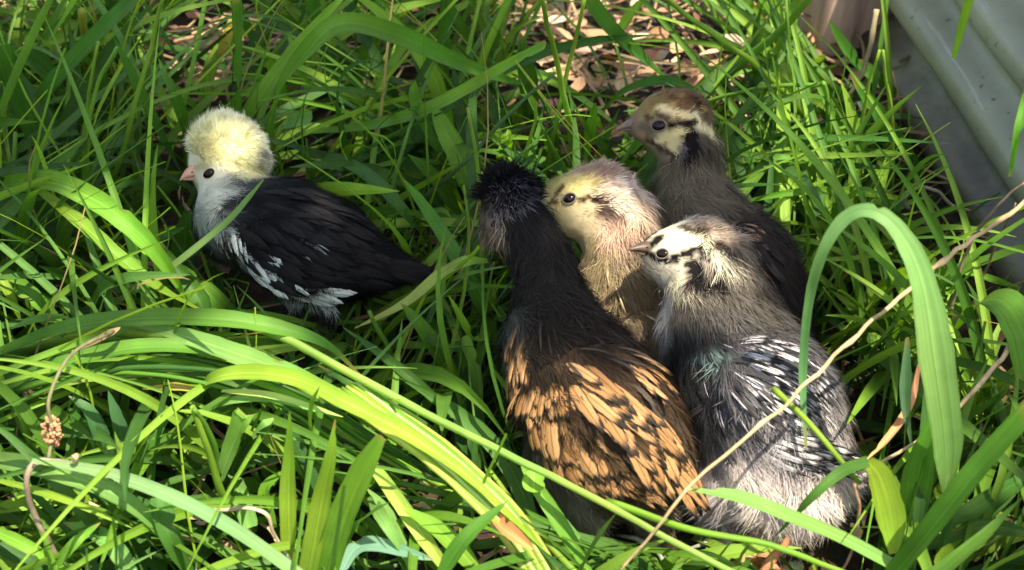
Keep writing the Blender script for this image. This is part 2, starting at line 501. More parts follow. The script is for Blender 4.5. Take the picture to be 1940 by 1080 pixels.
def beak(s, root, tip, r_px, mat, open_=0.0):
    """root, tip: (px, py, depth cm)"""
    a = at_depth(root[0], root[1], s.t0 + root[2] / 100); b = at_depth(tip[0], tip[1], s.t0 + tip[2] / 100)
    r = r_px * s.t0 / F; L = np.linalg.norm(b - a); f = (b - a) / L
    u = np.array([0, 0, 1.0]); u = u - (u @ f) * f; u /= np.linalg.norm(u)
    t = np.linspace(-0.35, 1, 9)
    up = np.array([a + f * L * x + u * (r * 0.42 - r * 0.75 * max(0, x) ** 2.2) for x in t])
    ru = [r * max(0.05, (0.8 if x < 0 else 0.8 * (1 - x ** 1.6))) for x in t]
    V, fc = lathe(up, ru, 12, 0.85, u)
    bk = obj('upper_beak', mesh_data('upper_beak', V, fc), mat, s.root)
    lo = np.array([a + f * L * 0.86 * x - u * (r * 0.45 - r * 0.18 * max(0, x) ** 2 + open_ * max(0, x)) for x in t])
    rl = [r * max(0.05, (0.6 if x < 0 else 0.6 * (1 - x ** 1.5))) for x in t]
    V, fc = lathe(lo, rl, 12, 0.7, u)
    obj('lower_beak', mesh_data('lower_beak', V, fc), mat, s.root)
    S = np.cross(f, u)
    for sg in (-1, 1):                                               # nostrils
        V, fc = ball(a + f * L * 0.3 + u * r * 0.62 + S * sg * r * 0.55, r * 0.13, np.stack([f * 1.6, S * 0.6, u]), 8, 6)
        obj('nostril', mesh_data('nostril', V, fc), M_EYE, bk, loc=(0, 0, 0))

def leg(s, hock, foot, r_px, mat, heading=(-1, 0.2)):
    """hock: (px,py,depth cm); foot: pixel of the foot on the ground"""
    a = at_depth(hock[0], hock[1], s.t0 + hock[2] / 100); b = at_height(foot[0], foot[1], 0.004)
    r = r_px * s.t0 / F
    Vs, Fs, off = [], [[], []], 0
    hd = np.array([heading[0], heading[1], 0.0]); hd /= np.linalg.norm(hd); sd = np.array([-hd[1], hd[0], 0])
    parts = [(np.array([a, a * 0.55 + b * 0.45, b + [0, 0, 0.003]]), [r * 1.15, r * 0.85, r])]
    for ang, l_ in ((0, 0.024), (0.6, 0.02), (-0.6, 0.02), (math.pi, 0.010)):
        d = hd * math.cos(ang) + sd * math.sin(ang)
        parts.append((np.array([b + [0, 0, 0.003], b + d * l_ * 0.5 + [0, 0, 0.004], b + d * l_]), [r * 0.75, r * 0.6, r * 0.25]))
    for path, rad in parts:
        V, fc = lathe(path, rad, 8)
        Vs.append(V)
        for i in (0, 1): Fs[i].append(fc[i] + off)
        off += len(V)
    obj('leg', mesh_data('leg', np.concatenate(Vs), [np.concatenate(Fs[0]), np.concatenate(Fs[1])]), mat, s.root)

# ---- feathers
def feather_mesh(name, w=0.30, camber=0.10, blunt=0.55, curl=0.05, ragged=0.10):
    nl, nw = 13, 7
    rr = random.Random(name)
    V, UV = [], []
    for i in range(nl):
        x = i / (nl - 1)
        ww = w * (min(1, 0.3 + x / 0.3)) * max(0.0, 1 - max(0, (x - blunt) / (1 - blunt)) ** 2.0) ** 0.6
        ww = max(ww, w * 0.10)
        for j in range(nw):
            y = (j / (nw - 1) - 0.5) * 2
            edge = abs(y) ** 3
            xx = x - ragged * 0.6 * edge * x + (rr.uniform(-1, 1) * ragged * 0.5 * x if i > nl - 4 else 0)
            yy = y * ww / 2 * (1 + (rr.uniform(-1, 1) * ragged * 1.6 if abs(y) > 0.9 else 0))
            V.append((xx, yy, camber * ww * (1 - y * y) + curl * math.sin(x * math.pi * 0.9) - 0.05 * x * x))
            UV.append((j / (nw - 1), x))
    i = (np.arange(nl - 1)[:, None] * nw + np.arange(nw - 1)).ravel()
    return mesh_data(name, np.array(V), np.stack([i, i + nw, i + nw + 1, i + 1], 1), uv=np.array(UV))

def feather_material(name, base, base2, dark, lacing=0.5, streak=0.0, blotch=0.5, blotch_scale=4.0):
    """vane colour with a dark edge (lacing), a shaft and random blotches; UV x across, y along"""
    m, nt, P, out = new_mat(name)
    L = nt.links.new
    uv = nd(nt, 'ShaderNodeUVMap'); sep = nd(nt, 'ShaderNodeSeparateXYZ'); L(uv.outputs[0], sep.inputs[0])
    oi = nd(nt, 'ShaderNodeObjectInfo')
    c = nd(nt, 'ShaderNodeMath', operation='SUBTRACT'); c.inputs[1].default_value = 0.5; L(sep.outputs[0], c.inputs[0])
    ab = nd(nt, 'ShaderNodeMath', operation='ABSOLUTE'); L(c.outputs[0], ab.inputs[0])
    # barbs: fine diagonal lines
    cmb = nd(nt, 'ShaderNodeCombineXYZ'); L(sep.outputs[1], cmb.inputs[0]); L(ab.outputs[0], cmb.inputs[1]); L(oi.outputs['Random'], cmb.inputs[2])
    nb = nd(nt, 'ShaderNodeMapping'); nb.inputs['Scale'].default_value = (3.0, blotch_scale, 37); L(cmb.outputs[0], nb.inputs[0])
    n1 = nd(nt, 'ShaderNodeTexNoise', i_Scale=1.3, i_Detail=2.0); L(nb.outputs[0], n1.inputs['Vector'])
    bl = ramp(nt, [(1 - blotch - 0.03, (0, 0, 0)), (1 - blotch + 0.03, (1, 1, 1))]); L(n1.outputs[0], bl.inputs[0])
    # edge: strong near the rim and the tip
    e1 = nd(nt, 'ShaderNodeMath', operation='MULTIPLY_ADD'); e1.inputs[1].default_value = 2.0; e1.inputs[2].default_value = 0.0; L(ab.outputs[0], e1.inputs[0])
    mx = nd(nt, 'ShaderNodeMath', operation='MAXIMUM'); L(e1.outputs[0], mx.inputs[0]); L(sep.outputs[1], mx.inputs[1])
    ad = nd(nt, 'ShaderNodeMath', operation='MULTIPLY_ADD'); ad.inputs[1].default_value = 0.35; L(n1.outputs[0], ad.inputs[0]); L(mx.outputs[0], ad.inputs[2])
    ed = ramp(nt, [(1.0 - 0.35 * lacing + 0.06 - 0.1, (0, 0, 0)), (min(1.0, 1.0 - 0.35 * lacing + 0.06), (1, 1, 1))])
    sc = nd(nt, 'ShaderNodeMath', operation='MULTIPLY'); sc.inputs[1].default_value = 0.86; L(ad.outputs[0], sc.inputs[0]); L(sc.outputs[0], ed.inputs[0])
    dk = nd(nt, 'ShaderNodeMath', operation='MAXIMUM'); L(bl.outputs[0], dk.inputs[0]); L(ed.outputs[0], dk.inputs[1])
    bc = nd(nt, 'ShaderNodeMix', data_type='RGBA'); bc.inputs[6].default_value = (*base, 1); bc.inputs[7].default_value = (*base2, 1); L(oi.outputs['Random'], bc.inputs[0])
    fin = nd(nt, 'ShaderNodeMix', data_type='RGBA'); L(dk.outputs[0], fin.inputs[0]); L(bc.outputs[2], fin.inputs[6]); fin.inputs[7].default_value = (*dark, 1)
    wv = nd(nt, 'ShaderNodeTexWave', i_Scale=12.0, i_Distortion=2.5); wv.bands_direction = 'DIAGONAL'; L(cmb.outputs[0], wv.inputs['Vector'])
    b0 = nd(nt, 'ShaderNodeMath', operation='MULTIPLY_ADD'); b0.inputs[1].default_value = 0.55; b0.inputs[2].default_value = 0.68; L(wv.outputs['Fac'], b0.inputs[0])
    shf = ramp(nt, [(0.0, (0.45, 0.45, 0.45)), (0.035, (0.55, 0.55, 0.55)), (0.07, (1, 1, 1))]); L(ab.outputs[0], shf.inputs[0])
    br = nd(nt, 'ShaderNodeMath', operation='MULTIPLY'); L(b0.outputs[0], br.inputs[0]); L(shf.outputs[0], br.inputs[1])
    mul = nd(nt, 'ShaderNodeVectorMath', operation='SCALE'); L(fin.outputs[2], mul.inputs[0]); L(br.outputs[0], mul.inputs['Scale'])
    L(mul.outputs[0], P.inputs['Base Color'])
    P.inputs['Roughness'].default_value = 0.65; P.inputs['Specular IOR Level'].default_value = 0.14
    b = nd(nt, 'ShaderNodeBump', i_Strength=0.3, i_Distance=0.0003); L(wv.outputs['Fac'], b.inputs['Height']); L(b.outputs[0], P.inputs['Normal'])
    return m

FM_BROAD = lambda n: feather_mesh(n, 0.25, 0.12, 0.4)
FM_NARROW = lambda n: feather_mesh(n, 0.19, 0.12, 0.4)
FM_WISP = lambda n: feather_mesh(n, 0.055, 0.15, 0.3, 0.10)

def in_poly(x, y, poly):
    r = False
    for (x0, y0), (x1, y1) in zip(poly, poly[1:] + poly[:1]):
        if (y0 > y) != (y1 > y) and x < (x1 - x0) * (y - y0) / (y1 - y0) + x0: r = not r
    return r

def wing_base(s, pts, r_px, col, lift=0.0, strands=5000, wlen=0.0085):
    """the folded wing's own volume along pixel points: a flattened lens on the flank"""
    P = [s.hit(x, y) for x, y in pts]
    c = np.array([p for p, n in P]); nrm = np.mean([n for p, n in P], axis=0); nrm /= np.linalg.norm(nrm)
    t = np.linspace(0, 1, 11); k = np.linspace(0, 1, len(pts))
    path = np.stack([np.interp(t, k, c[:, i]) for i in range(3)], 1) + nrm * lift
    r = r_px * s.t0 / F
    rad = [r * max(0.06, (1 - abs(2 * (x ** 0.8) - 0.9) ** 2.2 if x < 1 else 0.05)) for x in t]
    V, fc = lathe(path, rad, 18, 0.26, nrm)
    V0 = V
    tri = np.concatenate([fc[0][:, [0, 1, 2]], fc[0][:, [0, 2, 3]], fc[1]])
    fn = np.cross(V[tri[:, 1]] - V[tri[:, 0]], V[tri[:, 2]] - V[tri[:, 0]])
    VN = np.zeros_like(V)
    for j in range(3): np.add.at(VN, tri[:, j], fn)
    VN /= np.linalg.norm(VN, axis=1)[:, None] + 1e-12
    if ((V - V.mean(0)) * VN).sum() < 0: VN = -VN
    wg = obj('wing', mesh_data('wing', V, fc, cols=np.tile(lin(col), (len(V), 1))), M_DOWN, s.root)
    if strands: s.build_down(strands, wlen, 0.26, surf=(V, VN, tri), parent=wg, name='wing_down')
    polys = s.Q.tolist() + [(np.array(q) + len(s.V)).tolist() for f in fc for q in f]
    s.bvh_w = BVHTree.FromPolygons([Vector(v) for v in s.V] + [Vector(v) for v in V0], polys)
    return wg

def feathers(s, parent, poly, step, length_px, dirs, mesh, mat, lift=0.16, jitter=0.35, name='feather', rng=None, maxn=300, loc0=False, roll=0.15):
    """overlapping feathers on the surface inside a pixel polygon; dirs: (px,py,dx,dy) samples of the lie of the plumage"""
    rng = rng or random.Random(len(poly) * 31 + int(step))
    bvh = getattr(s, 'bvh_w', s.bvh)
    xs = [p[0] for p in poly]; ys = [p[1] for p in poly]
    n = 0
    y = min(ys); row = 0
    while y < max(ys):
        x = min(xs) + (row % 2) * step / 2
        while x < max(xs):
            qx, qy = x + rng.uniform(-jitter, jitter) * step, y + rng.uniform(-jitter, jitter) * step
            x += step
            if not in_poly(qx, qy, poly) or n >= maxn: continue
            d = Vector(ray(qx, qy)).normalized()
            loc, nor, _, _ = bvh.ray_cast(Vector(CAM), d)
            if loc is None: continue
            if nor.dot(d) > 0: nor = -nor
            ws = [1 / ((qx - a) ** 2 + (qy - b) ** 2 + 50) for a, b, _, _ in dirs]
            dx = sum(w * q[2] / math.hypot(q[2], q[3]) for w, q in zip(ws, dirs)); dy = sum(w * q[3] / math.hypot(q[2], q[3]) for w, q in zip(ws, dirs))
            m = math.hypot(dx, dy); dx, dy = dx / m, dy / m
            T = Vector(RIGHT * dx - UP * dy)
            T = (T - nor * T.dot(nor)).normalized()
            S = nor.cross(T)
            T = (T + S * rng.uniform(-0.16, 0.16)).normalized()
            T = (T + nor * lift * rng.uniform(0.7, 1.3)).normalized()
            Nn = (nor - T * nor.dot(T)).normalized()
            Nn = (Nn + S * rng.uniform(-roll, roll)).normalized(); S = Nn.cross(T).normalized(); Nn = T.cross(S)
            L_ = length_px * s.t0 / F * rng.uniform(0.8, 1.2)
            o = bpy.data.objects.new(name, mesh)
            COL.objects.link(o)
            if not mesh.materials: mesh.materials.append(mat)
            o.parent = parent
            M = Matrix((T * L_, S * L_ * rng.uniform(0.85, 1.15), Nn * L_)).transposed().to_4x4()
            M.translation = loc - Vector(s.root.location)
            if parent is s.root: pass
            else: M.translation = loc            # a wing's own frame coincides with the world's
            o.matrix_local = M
            n += 1
        y += step * 0.87; row += 1
    return n

# ================================================================ the five chicks
BLK, CHAR, GREY, WHT, CREAM = (24, 24, 26), (52, 48, 44), (120, 112, 98), (226, 226, 214), (236, 232, 188)

# ---- white-crested black chick -------------------------------------------------
def crested_black():
    s = Chick('white_crested_chick', 'black chick with fluffy pale yellow-white crest standing in the shaded grass', 0.79, [(540, 600), (620, 610)], [
        [(414, 318, 1.0, 46, (232, 232, 212)), (442, 358, 0.8, 52, (150, 160, 154)), (450, 416, 0.2, 76, (56, 62, 64)), (540, 442, -0.2, 98, (26, 26, 29)),
         (618, 468, -0.7, 88, (20, 20, 23)), (682, 498, -1.1, 60, (20, 20, 23)), (722, 506, -1.4, 34, (30, 30, 33)), (758, 508, -1.6, 19, (30, 30, 33)), (806, 520, -1.8, 12, (36, 36, 38))],
        [(412, 312, 1.0, 44, (236, 236, 216)), (424, 284, 1.2, 54, (254, 252, 212))],
        [(424, 284, 1.2, 54, (254, 252, 212)), (448, 292, 1.4, 50, (252, 251, 226))],
        [(560, 500, -1.5, 60, (26, 26, 29)), (560, 575, -1.3, 22, (40, 40, 42))],
        [(610, 510, -1.6, 60, (26, 26, 29)), (620, 585, -1.6, 22, (40, 40, 42))]], k=0.009)
    s.head_frame((418, 305, 1.0), (338, 336, 0.2)); s.head_r = 60 * s.t0 / F
    s.paint((394, 348), 38, (226, 228, 206), 0.95, True)
    s.paint([(372, 318), (404, 310)], 7, (150, 146, 104), 0.7, True, 0.8)
    s.paint([(405, 268), (452, 282), (470, 310)], 40, (253, 248, 196), 0.95, soft=0.6)
    s.paint((382, 312), 20, (176, 172, 130), 0.5, True)
    s.paint([(378, 395), (392, 430)], 32, (176, 192, 184), 0.85)
    s.paint([(380, 372), (424, 376)], 28, (224, 228, 214), 0.9)
    s.paint([(392, 445), (408, 470)], 16, (90, 104, 104), 0.8, soft=0.9)
    s.paint([(432, 384), (480, 380)], 18, (26, 28, 30), 0.95)
    s.paint([(490, 300), (510, 318)], 20, (120, 124, 118), 0.7)
    for a, r in (([(436, 440), (446, 470)], 10), ([(500, 470), (520, 492)], 10), ([(480, 490), (500, 510)], 9), ([(455, 495), (500, 545), (560, 568)], 13), ([(555, 562), (630, 575)], 8), ([(720, 568), (728, 560)], 9)):
        s.paint(a, r, (176, 192, 194), 0.85, soft=0.7)
    s.build_body()
    s.build_down(30000, 0.0068, 0.28)
    ctr = (at_depth(424, 278, s.t0 + 0.012), at_depth(446, 288, s.t0 + 0.014))
    def region(C):
        d = np.minimum(np.linalg.norm(C - ctr[0], axis=1), np.linalg.norm(C - ctr[1], axis=1))
        fw = (C - ctr[0]) @ s.hf; up = (C - ctr[0]) @ np.array([0, 0, 1.0])
        return (d < 0.0195) & (up > -0.0075 + 0.75 * fw + 0.0025 * swirl(C, 500, 2))
    s.build_down(22000, 0.0047, 0.6, 0.00034, name='crest', region=region, spiky=0.35)
    s.build_down(1200, 0.0062, 0.6, 0.0004, name='crest_tufts', region=region, spiky=0.4)
    eye(s, 397, 329, 11, ring=False)
    beak(s, (370, 328, 0.35), (340, 338, -0.1), 16, M_BEAK_PINK)
    leg(s, (560, 578, -1.4), (545, 640), 6, M_LEG_GREY, (-1, 0.35)); leg(s, (620, 588, -1.6), (612, 650), 6, M_LEG_GREY, (-1, 0.35))
    wg = wing_base(s, [(455, 455), (560, 480), (670, 520)], 70, (24, 24, 27), 0.001)
    fb = FM_BROAD('black_covert'); mb = feather_material('black_feather', (0.006, 0.006, 0.008), (0.013, 0.0125, 0.014), (0.004, 0.004, 0.005), 0.3, blotch=0.3)
    dirs = [(450, 440, 1, 0.5), (560, 470, 1, 0.42), (690, 530, 1, 0.3), (560, 380, 1, 0.55)]
    feathers(s, wg, [(440, 420), (520, 400), (630, 425), (690, 480), (690, 530), (630, 545), (540, 540), (470, 515)], 24, 82, dirs, fb, mb, 0.06)
    fn = FM_NARROW('black_back_feather')
    feathers(s, s.root, [(500, 345), (580, 350), (650, 395), (705, 460), (670, 480), (560, 420), (480, 410)], 23, 74, dirs, fn, mb, 0.05)
    mw = feather_material('white_edge_feather', (0.58, 0.66, 0.66), (0.42, 0.50, 0.51), (0.02, 0.02, 0.022), 0.12, blotch=0.34, blotch_scale=2.0)
    mk1 = feather_material('flecked_feather', (0.46, 0.54, 0.54), (0.20, 0.24, 0.25), (0.012, 0.012, 0.014), 0.7, blotch=0.50, blotch_scale=6.0)
    fw = FM_BROAD('white_wing_feather')
    feathers(s, wg, [(428, 428), (458, 440), (470, 475), (448, 480)], 13, 40, [(450, 450, 0.4, 1)], fw, mw, 0.12)
    feathers(s, wg, [(480, 470), (520, 460), (540, 495), (505, 515)], 14, 42, [(500, 490, 1, 0.8)], fw, mw, 0.14)
    feathers(s, wg, [(448, 482), (470, 478), (530, 518), (580, 530), (640, 548), (560, 562), (490, 542)], 17, 62, [(480, 520, 0.8, 0.75), (580, 560, 1, 0.3)], fw, mw, 0.05)
    fwi = FM_WISP('pale_wisp')
    feathers(s, wg, [(560, 450), (600, 450), (605, 480), (565, 475)], 13, 40, [(580, 465, 0.8, 0.6)], fwi, mw, 0.14)
    feathers(s, wg, [(545, 440), (605, 445), (618, 488), (560, 490)], 17, 40, [(580, 465, 0.8, 0.6)], FM_NARROW('flecked_feather'), mk1, 0.12)
    feathers(s, s.root, [(385, 395), (430, 420), (440, 480), (400, 450)], 20, 40, [(410, 430, 0.3, 1)], FM_NARROW('breast_feather'), mk1, 0.12)
    ft = FM_NARROW('tail_quill')
    feathers(s, s.root, [(722, 492), (765, 496), (770, 518), (725, 522)], 12, 84, [(750, 505, 1, 0.22)], ft, mb, 0.02)
crested_black()

# ---- orange-laced chick with the black spiky crest ------------------------------
def orange_laced():
    s = Chick('orange_laced_chick', 'orange and black laced chick with spiky black crest, back turned, in front of the huddle', 0.675, [(1110, 1030), (1235, 1035)], [
        [(968, 374, 3.6, 47, (30, 31, 35)), (1000, 440, 3.3, 46, (34, 33, 34)), (1024, 490, 2.9, 49, (40, 38, 36)), (1044, 556, 2.2, 58, (44, 41, 37)), (1054, 640, 1.3, 94, (46, 42, 38)), (1088, 705, 0.7, 114, (52, 44, 36)),
         (1145, 794, 0.0, 136, (66, 52, 38)), (1205, 856, -0.8, 98, (70, 56, 42)), (1246, 892, -1.3, 56, (88, 70, 56)), (1272, 912, -1.6, 22, (96, 76, 60))],
        [(955, 400, 3.7, 40, (70, 62, 54)), (945, 428, 3.6, 30, (104, 90, 76)), (934, 446, 4.0, 18, (110, 96, 80))],
        [(1090, 850, 0.5, 90, (100, 96, 84)), (1112, 950, 1.2, 42, (130, 128, 116)), (1122, 990, 1.3, 24, (150, 150, 140))],
        [(1190, 900, 0.5, 80, (90, 80, 70)), (1230, 970, 1.4, 36, (110, 100, 90)), (1238, 1000, 1.5, 20, (110, 100, 90))]], k=0.008)
    s.head_frame((966, 385, 3.6), (912, 456, 4.6)); s.head_r = 52 * s.t0 / F
    s.paint([(948, 600), (945, 720), (975, 820)], 34, (84, 88, 80), 0.85)
    s.paint([(932, 424), (944, 456)], 18, (108, 96, 82), 0.95)
    s.paint([(950, 418), (958, 440)], 6, (176, 162, 140), 0.9)
    s.paint([(966, 420), (972, 452)], 8, (40, 36, 34), 0.9)
    s.paint([(1030, 870), (1090, 960)], 34, (120, 120, 108), 0.7)
    s.build_body()
    s.build_down(32000, 0.0085, 0.36, head_len=0.75)
    top = at_depth(968, 352, s.t0 + 0.036)
    s.build_down(2600, 0.0075, 0.92, 0.00062, name='crest', region=lambda C: (np.linalg.norm(C - top, axis=1) < 0.0145) & ((C - top)[:, 2] > -0.004), spiky=0.3)
    s.build_down(420, 0.008, 0.9, 0.00045, name='grizzled_quills', region=lambda C: (np.linalg.norm(C - s.hit(965, 372)[0], axis=1) < 0.009), spiky=0.3, tint=(7, 7.5, 8))
    beak(s, (930, 446, 4.1), (910, 462, 4.7), 12, M_BEAK_DARK)
    eye(s, 938, 424, 9)
    leg(s, (1122, 992, 1.3), (1130, 1046), 9, M_LEG_GREY, (-0.4, 1)); leg(s, (1238, 1000, 1.5), (1242, 1050), 9, M_LEG_GREY, (-0.4, 1))
    mo = feather_material('orange_laced_feather', (0.25, 0.130, 0.050), (0.40, 0.225, 0.100), (0.020, 0.016, 0.012), 0.45, blotch=0.31, blotch_scale=5.0)
    md = feather_material('dark_shaft_feather', (0.030, 0.026, 0.022), (0.075, 0.060, 0.045), (0.012, 0.011, 0.010), 0.3, blotch=0.35)
    fb = feather_mesh('orange_covert', 0.36, 0.10, 0.5, 0.03, 0.14); fl = feather_mesh('orange_quill', 0.215, 0.12, 0.45, 0.03, 0.10)
    fn = FM_NARROW('orange_scapular'); fd = FM_NARROW('dark_mantle_feather')
    # both folded wings and the back between them
    wl = wing_base(s, [(1010, 700), (1050, 790), (1110, 890)], 84, (74, 60, 44), -0.001, 5000, 0.007)
    dl = [(1010, 720, 0.2, 1), (1040, 800, 0.45, 1), (1120, 900, 0.75, 1), (985, 640, 0.05, 1)]
    feathers(s, wl, [(990, 728), (1080, 716), (1105, 745), (1000, 765)], 15, 58, [(1010, 740, -0.1, 1), (1080, 740, 0.4, 1)], fb, mo, 0.12)
    feathers(s, wl, [(990, 790), (1090, 775), (1140, 830), (1130, 905), (1050, 875), (1005, 830)], 16, 80, dl, fb, mo, 0.11)
    feathers(s, wl, [(972, 605), (998, 615), (1010, 680), (990, 750), (962, 720)], 13, 72, [(985, 640, 0.1, 1)], fn, mo, 0.14)
    feathers(s, wl, [(1100, 790), (1125, 800), (1140, 850), (1150, 890), (1125, 880), (1112, 830)], 20, 50, [(1110, 830, 0.3, 1)], fd, md, 0.08)
    s.bvh_w = s.bvh
    wr = wing_base(s, [(1075, 670), (1170, 770), (1280, 900)], 88, (70, 54, 38), 0.002, 5000, 0.007)
    dr = [(1060, 680, 0.8, 0.8), (1150, 760, 0.72, 0.9), (1240, 870, 0.66, 0.95), (1200, 680, 0.6, 0.9)]
    feathers(s, wr, [(1046, 672), (1105, 680), (1225, 765), (1275, 830), (1295, 870), (1262, 895), (1205, 860), (1140, 800), (1080, 730)], 18, 112, dr, fl, mo, 0.08)
    feathers(s, wr, [(1180, 650), (1230, 670), (1260, 730), (1190, 720)], 15, 66, dr, fn, mo, 0.14)
    feathers(s, s.root, [(1120, 820), (1160, 850), (1230, 890), (1270, 920), (1225, 935), (1150, 920)], 17, 64, [(1200, 920, 0.7, 0.8)], fn, mo, 0.08)
    feathers(s, s.root, [(1180, 700), (1250, 720), (1330, 880), (1290, 860), (1230, 780)], 26, 66, dr, fd, md, 0.06)
    upper = s.hit(1066, 630)[0]
    s.build_down(3000, 0.0115, 0.34, 0.00036, name='mantle_down', region=lambda C: np.linalg.norm(C - upper, axis=1) < 0.022)
    fwi = FM_WISP('mantle_wisp')
    mwi = feather_material('grey_wisp', (0.055, 0.048, 0.04), (0.03, 0.028, 0.025), (0.03, 0.03, 0.026), 0.2, blotch=0.3)
    feathers(s, s.root, [(1000, 580), (1080, 570), (1170, 640), (1210, 700), (1120, 700), (1040, 680), (1000, 640)], 34, 80, [(1040, 600, 0.3, 1), (1150, 660, 0.9, 0.7)], fwi, mwi, 0.12)
orange_laced()

# ---- silver chick ---------------------------------------------------------------
def silver():
    s = Chick('silver_chick', 'white and black marked chick with striped face and silvery wing, beside the orange one', 0.70, [(1375, 1020), (1460, 1035)], [
        [(1286, 482, 0.2, 52, (216, 212, 190)), (1330, 478, 0.4, 58, (176, 164, 148)), (1348, 540, 0.2, 72, (120, 112, 100)), (1358, 610, -0.2, 92, (92, 88, 80)), (1395, 690, -0.6, 118, (70, 70, 72)),
         (1450, 780, -1.2, 132, (110, 110, 112)), (1495, 860, -1.8, 104, (184, 177, 176)), (1540, 905, -2.2, 62, (212, 202, 190)), (1600, 905, -2.4, 22, (100, 96, 92))],
        [(1262, 488, 0.0, 40, (206, 202, 180)), (1240, 476, -0.1, 24, (150, 140, 120))],
        [(1460, 850, -1.6, 90, (160, 152, 156)), (1420, 900, -1.8, 72, (188, 180, 182)), (1370, 930, -1.4, 46, (110, 106, 118)), (1366, 985, -1.0, 30, (84, 82, 96))],
        [(1490, 890, -1.8, 74, (150, 142, 140)), (1500, 935, -2.0, 62, (180, 172, 164)), (1470, 975, -1.8, 32, (170, 140, 104)), (1464, 1003, -1.6, 20, (176, 130, 88))]], k=0.010)
    s.head_frame((1310, 478, 0.3), (1195, 470, -0.6)); s.head_r = 66 * s.t0 / F
    s.paint([(1330, 428), (1400, 452)], 24, (172, 156, 138), 0.8)
    s.paint([(1270, 425), (1290, 420)], 10, (226, 226, 200), 0.9)
    s.paint([(1262, 440), (1300, 455), (1350, 470)], 17, (216, 214, 182), 0.95, True)
    s.paint([(1300, 505), (1335, 525), (1290, 540)], 20, (206, 202, 174), 0.9, True)
    s.paint([(1370, 500), (1360, 480)], 12, (220, 218, 190), 0.8, True)
    s.paint([(1234, 462), (1248, 450)], 12, (22, 18, 16), 1, True, 0.3)
    s.paint([(1228, 480), (1245, 491), (1268, 492), (1290, 484), (1318, 474), (1340, 480)], 8.5, (18, 15, 15), 1, True, 0.3)
    s.paint([(1314, 506), (1332, 526), (1354, 522)], 18, (20, 18, 18), 1, True, 0.35)
    s.paint([(1290, 428), (1316, 440), (1340, 434)], 9, (70, 58, 46), 1)
    for q in ((1330, 425), (1350, 440), (1372, 450), (1390, 462), (1362, 430)): s.paint(q, 9, (110, 88, 72) if q[0] % 4 else (200, 184, 160), 0.8, soft=0.8)
    s.paint([(1345, 463), (1385, 470)], 10, (60, 48, 40), 1)
    s.paint([(1308, 530), (1318, 542)], 9, (96, 82, 76), 0.9)
    s.paint([(1256, 470)], 5, (230, 230, 210), 0.9)
    s.paint([(1262, 570), (1264, 640)], 22, (204, 206, 204), 0.85)
    s.paint([(1280, 660), (1330, 640), (1300, 720), (1340, 790)], 40, (40, 42, 44), 0.8)
    s.paint([(1330, 660), (1370, 670), (1380, 690)], 13, (130, 158, 150), 0.75, soft=0.8)
    s.paint([(1430, 560), (1450, 620)], 30, (84, 80, 72), 0.8)
    s.paint([(1390, 905), (1500, 945), (1570, 930)], 38, (218, 208, 200), 0.85)
    s.paint([(1560, 880), (1570, 860)], 16, (176, 140, 124), 0.7)
    s.build_body()
    s.build_down(40000, 0.0098, 0.38, head_len=0.45)
    eye(s, 1256, 481, 11)
    beak(s, (1230, 474, -0.3), (1190, 470, -0.9), 16, M_BEAK_DARK)
    leg(s, (1366, 985, -1.0), (1378, 1040), 8, M_LEG_GREY, (-1, 0.6)); leg(s, (1464, 1000, -1.6), (1440, 1075), 15, M_LEG, (-1, 0.5))
    wg = wing_base(s, [(1390, 650), (1480, 730), (1570, 840)], 96, (70, 70, 74), 0.0)
    mw = feather_material('silver_feather', (0.58, 0.57, 0.58), (0.30, 0.30, 0.31), (0.020, 0.020, 0.022), 0.75, blotch=0.40, blotch_scale=9.0)
    mk = feather_material('black_white_tipped_feather', (0.022, 0.022, 0.025), (0.05, 0.05, 0.052), (0.012, 0.012, 0.012), 0.3, blotch=0.3)
    mp = feather_material('pale_primary', (0.50, 0.53, 0.47), (0.36, 0.40, 0.36), (0.03, 0.03, 0.03), 0.55, blotch=0.26, blotch_scale=8.0)
    fb, fn, fwi = feather_mesh('silver_covert', 0.14, 0.12, 0.35, 0.05, 0.16), FM_NARROW('black_covert'), FM_WISP('silver_wisp')
    dirs = [(1400, 650, 1, 0.55), (1480, 720, 0.9, 0.7), (1570, 830, 0.65, 0.9), (1340, 760, 0.4, 1), (1450, 850, 1, 0.35)]
    feathers(s, wg, [(1300, 640), (1400, 660), (1430, 760), (1450, 830), (1380, 840), (1310, 760), (1280, 690)], 26, 66, dirs, fn, mk, 0.06)
    feathers(s, wg, [(1395, 650), (1480, 650), (1560, 730), (1590, 820), (1480, 810), (1410, 740)], 26, 70, dirs, fn, mk, 0.05)
    feathers(s, wg, [(1395, 640), (1480, 640), (1560, 720), (1600, 820), (1560, 840), (1480, 800), (1400, 730)], 14, 66, dirs, fb, mw, 0.08)
    feathers(s, wg, [(1320, 650), (1400, 640), (1500, 690), (1580, 790), (1480, 800), (1380, 780), (1320, 720)], 30, 66, dirs, fwi, mw, 0.14)
    feathers(s, wg, [(1420, 810), (1500, 825), (1580, 850), (1590, 880), (1500, 885), (1420, 855)], 15, 100, [(1450, 840, 1, 0.22), (1560, 870, 1, 0.3)], fb, mp, 0.06)
    ft = FM_NARROW('tail_quill')
    feathers(s, s.root, [(1570, 870), (1600, 880), (1610, 910), (1580, 915)], 16, 66, [(1590, 890, 1, 0.0)], ft, mk, 0.05)
silver()

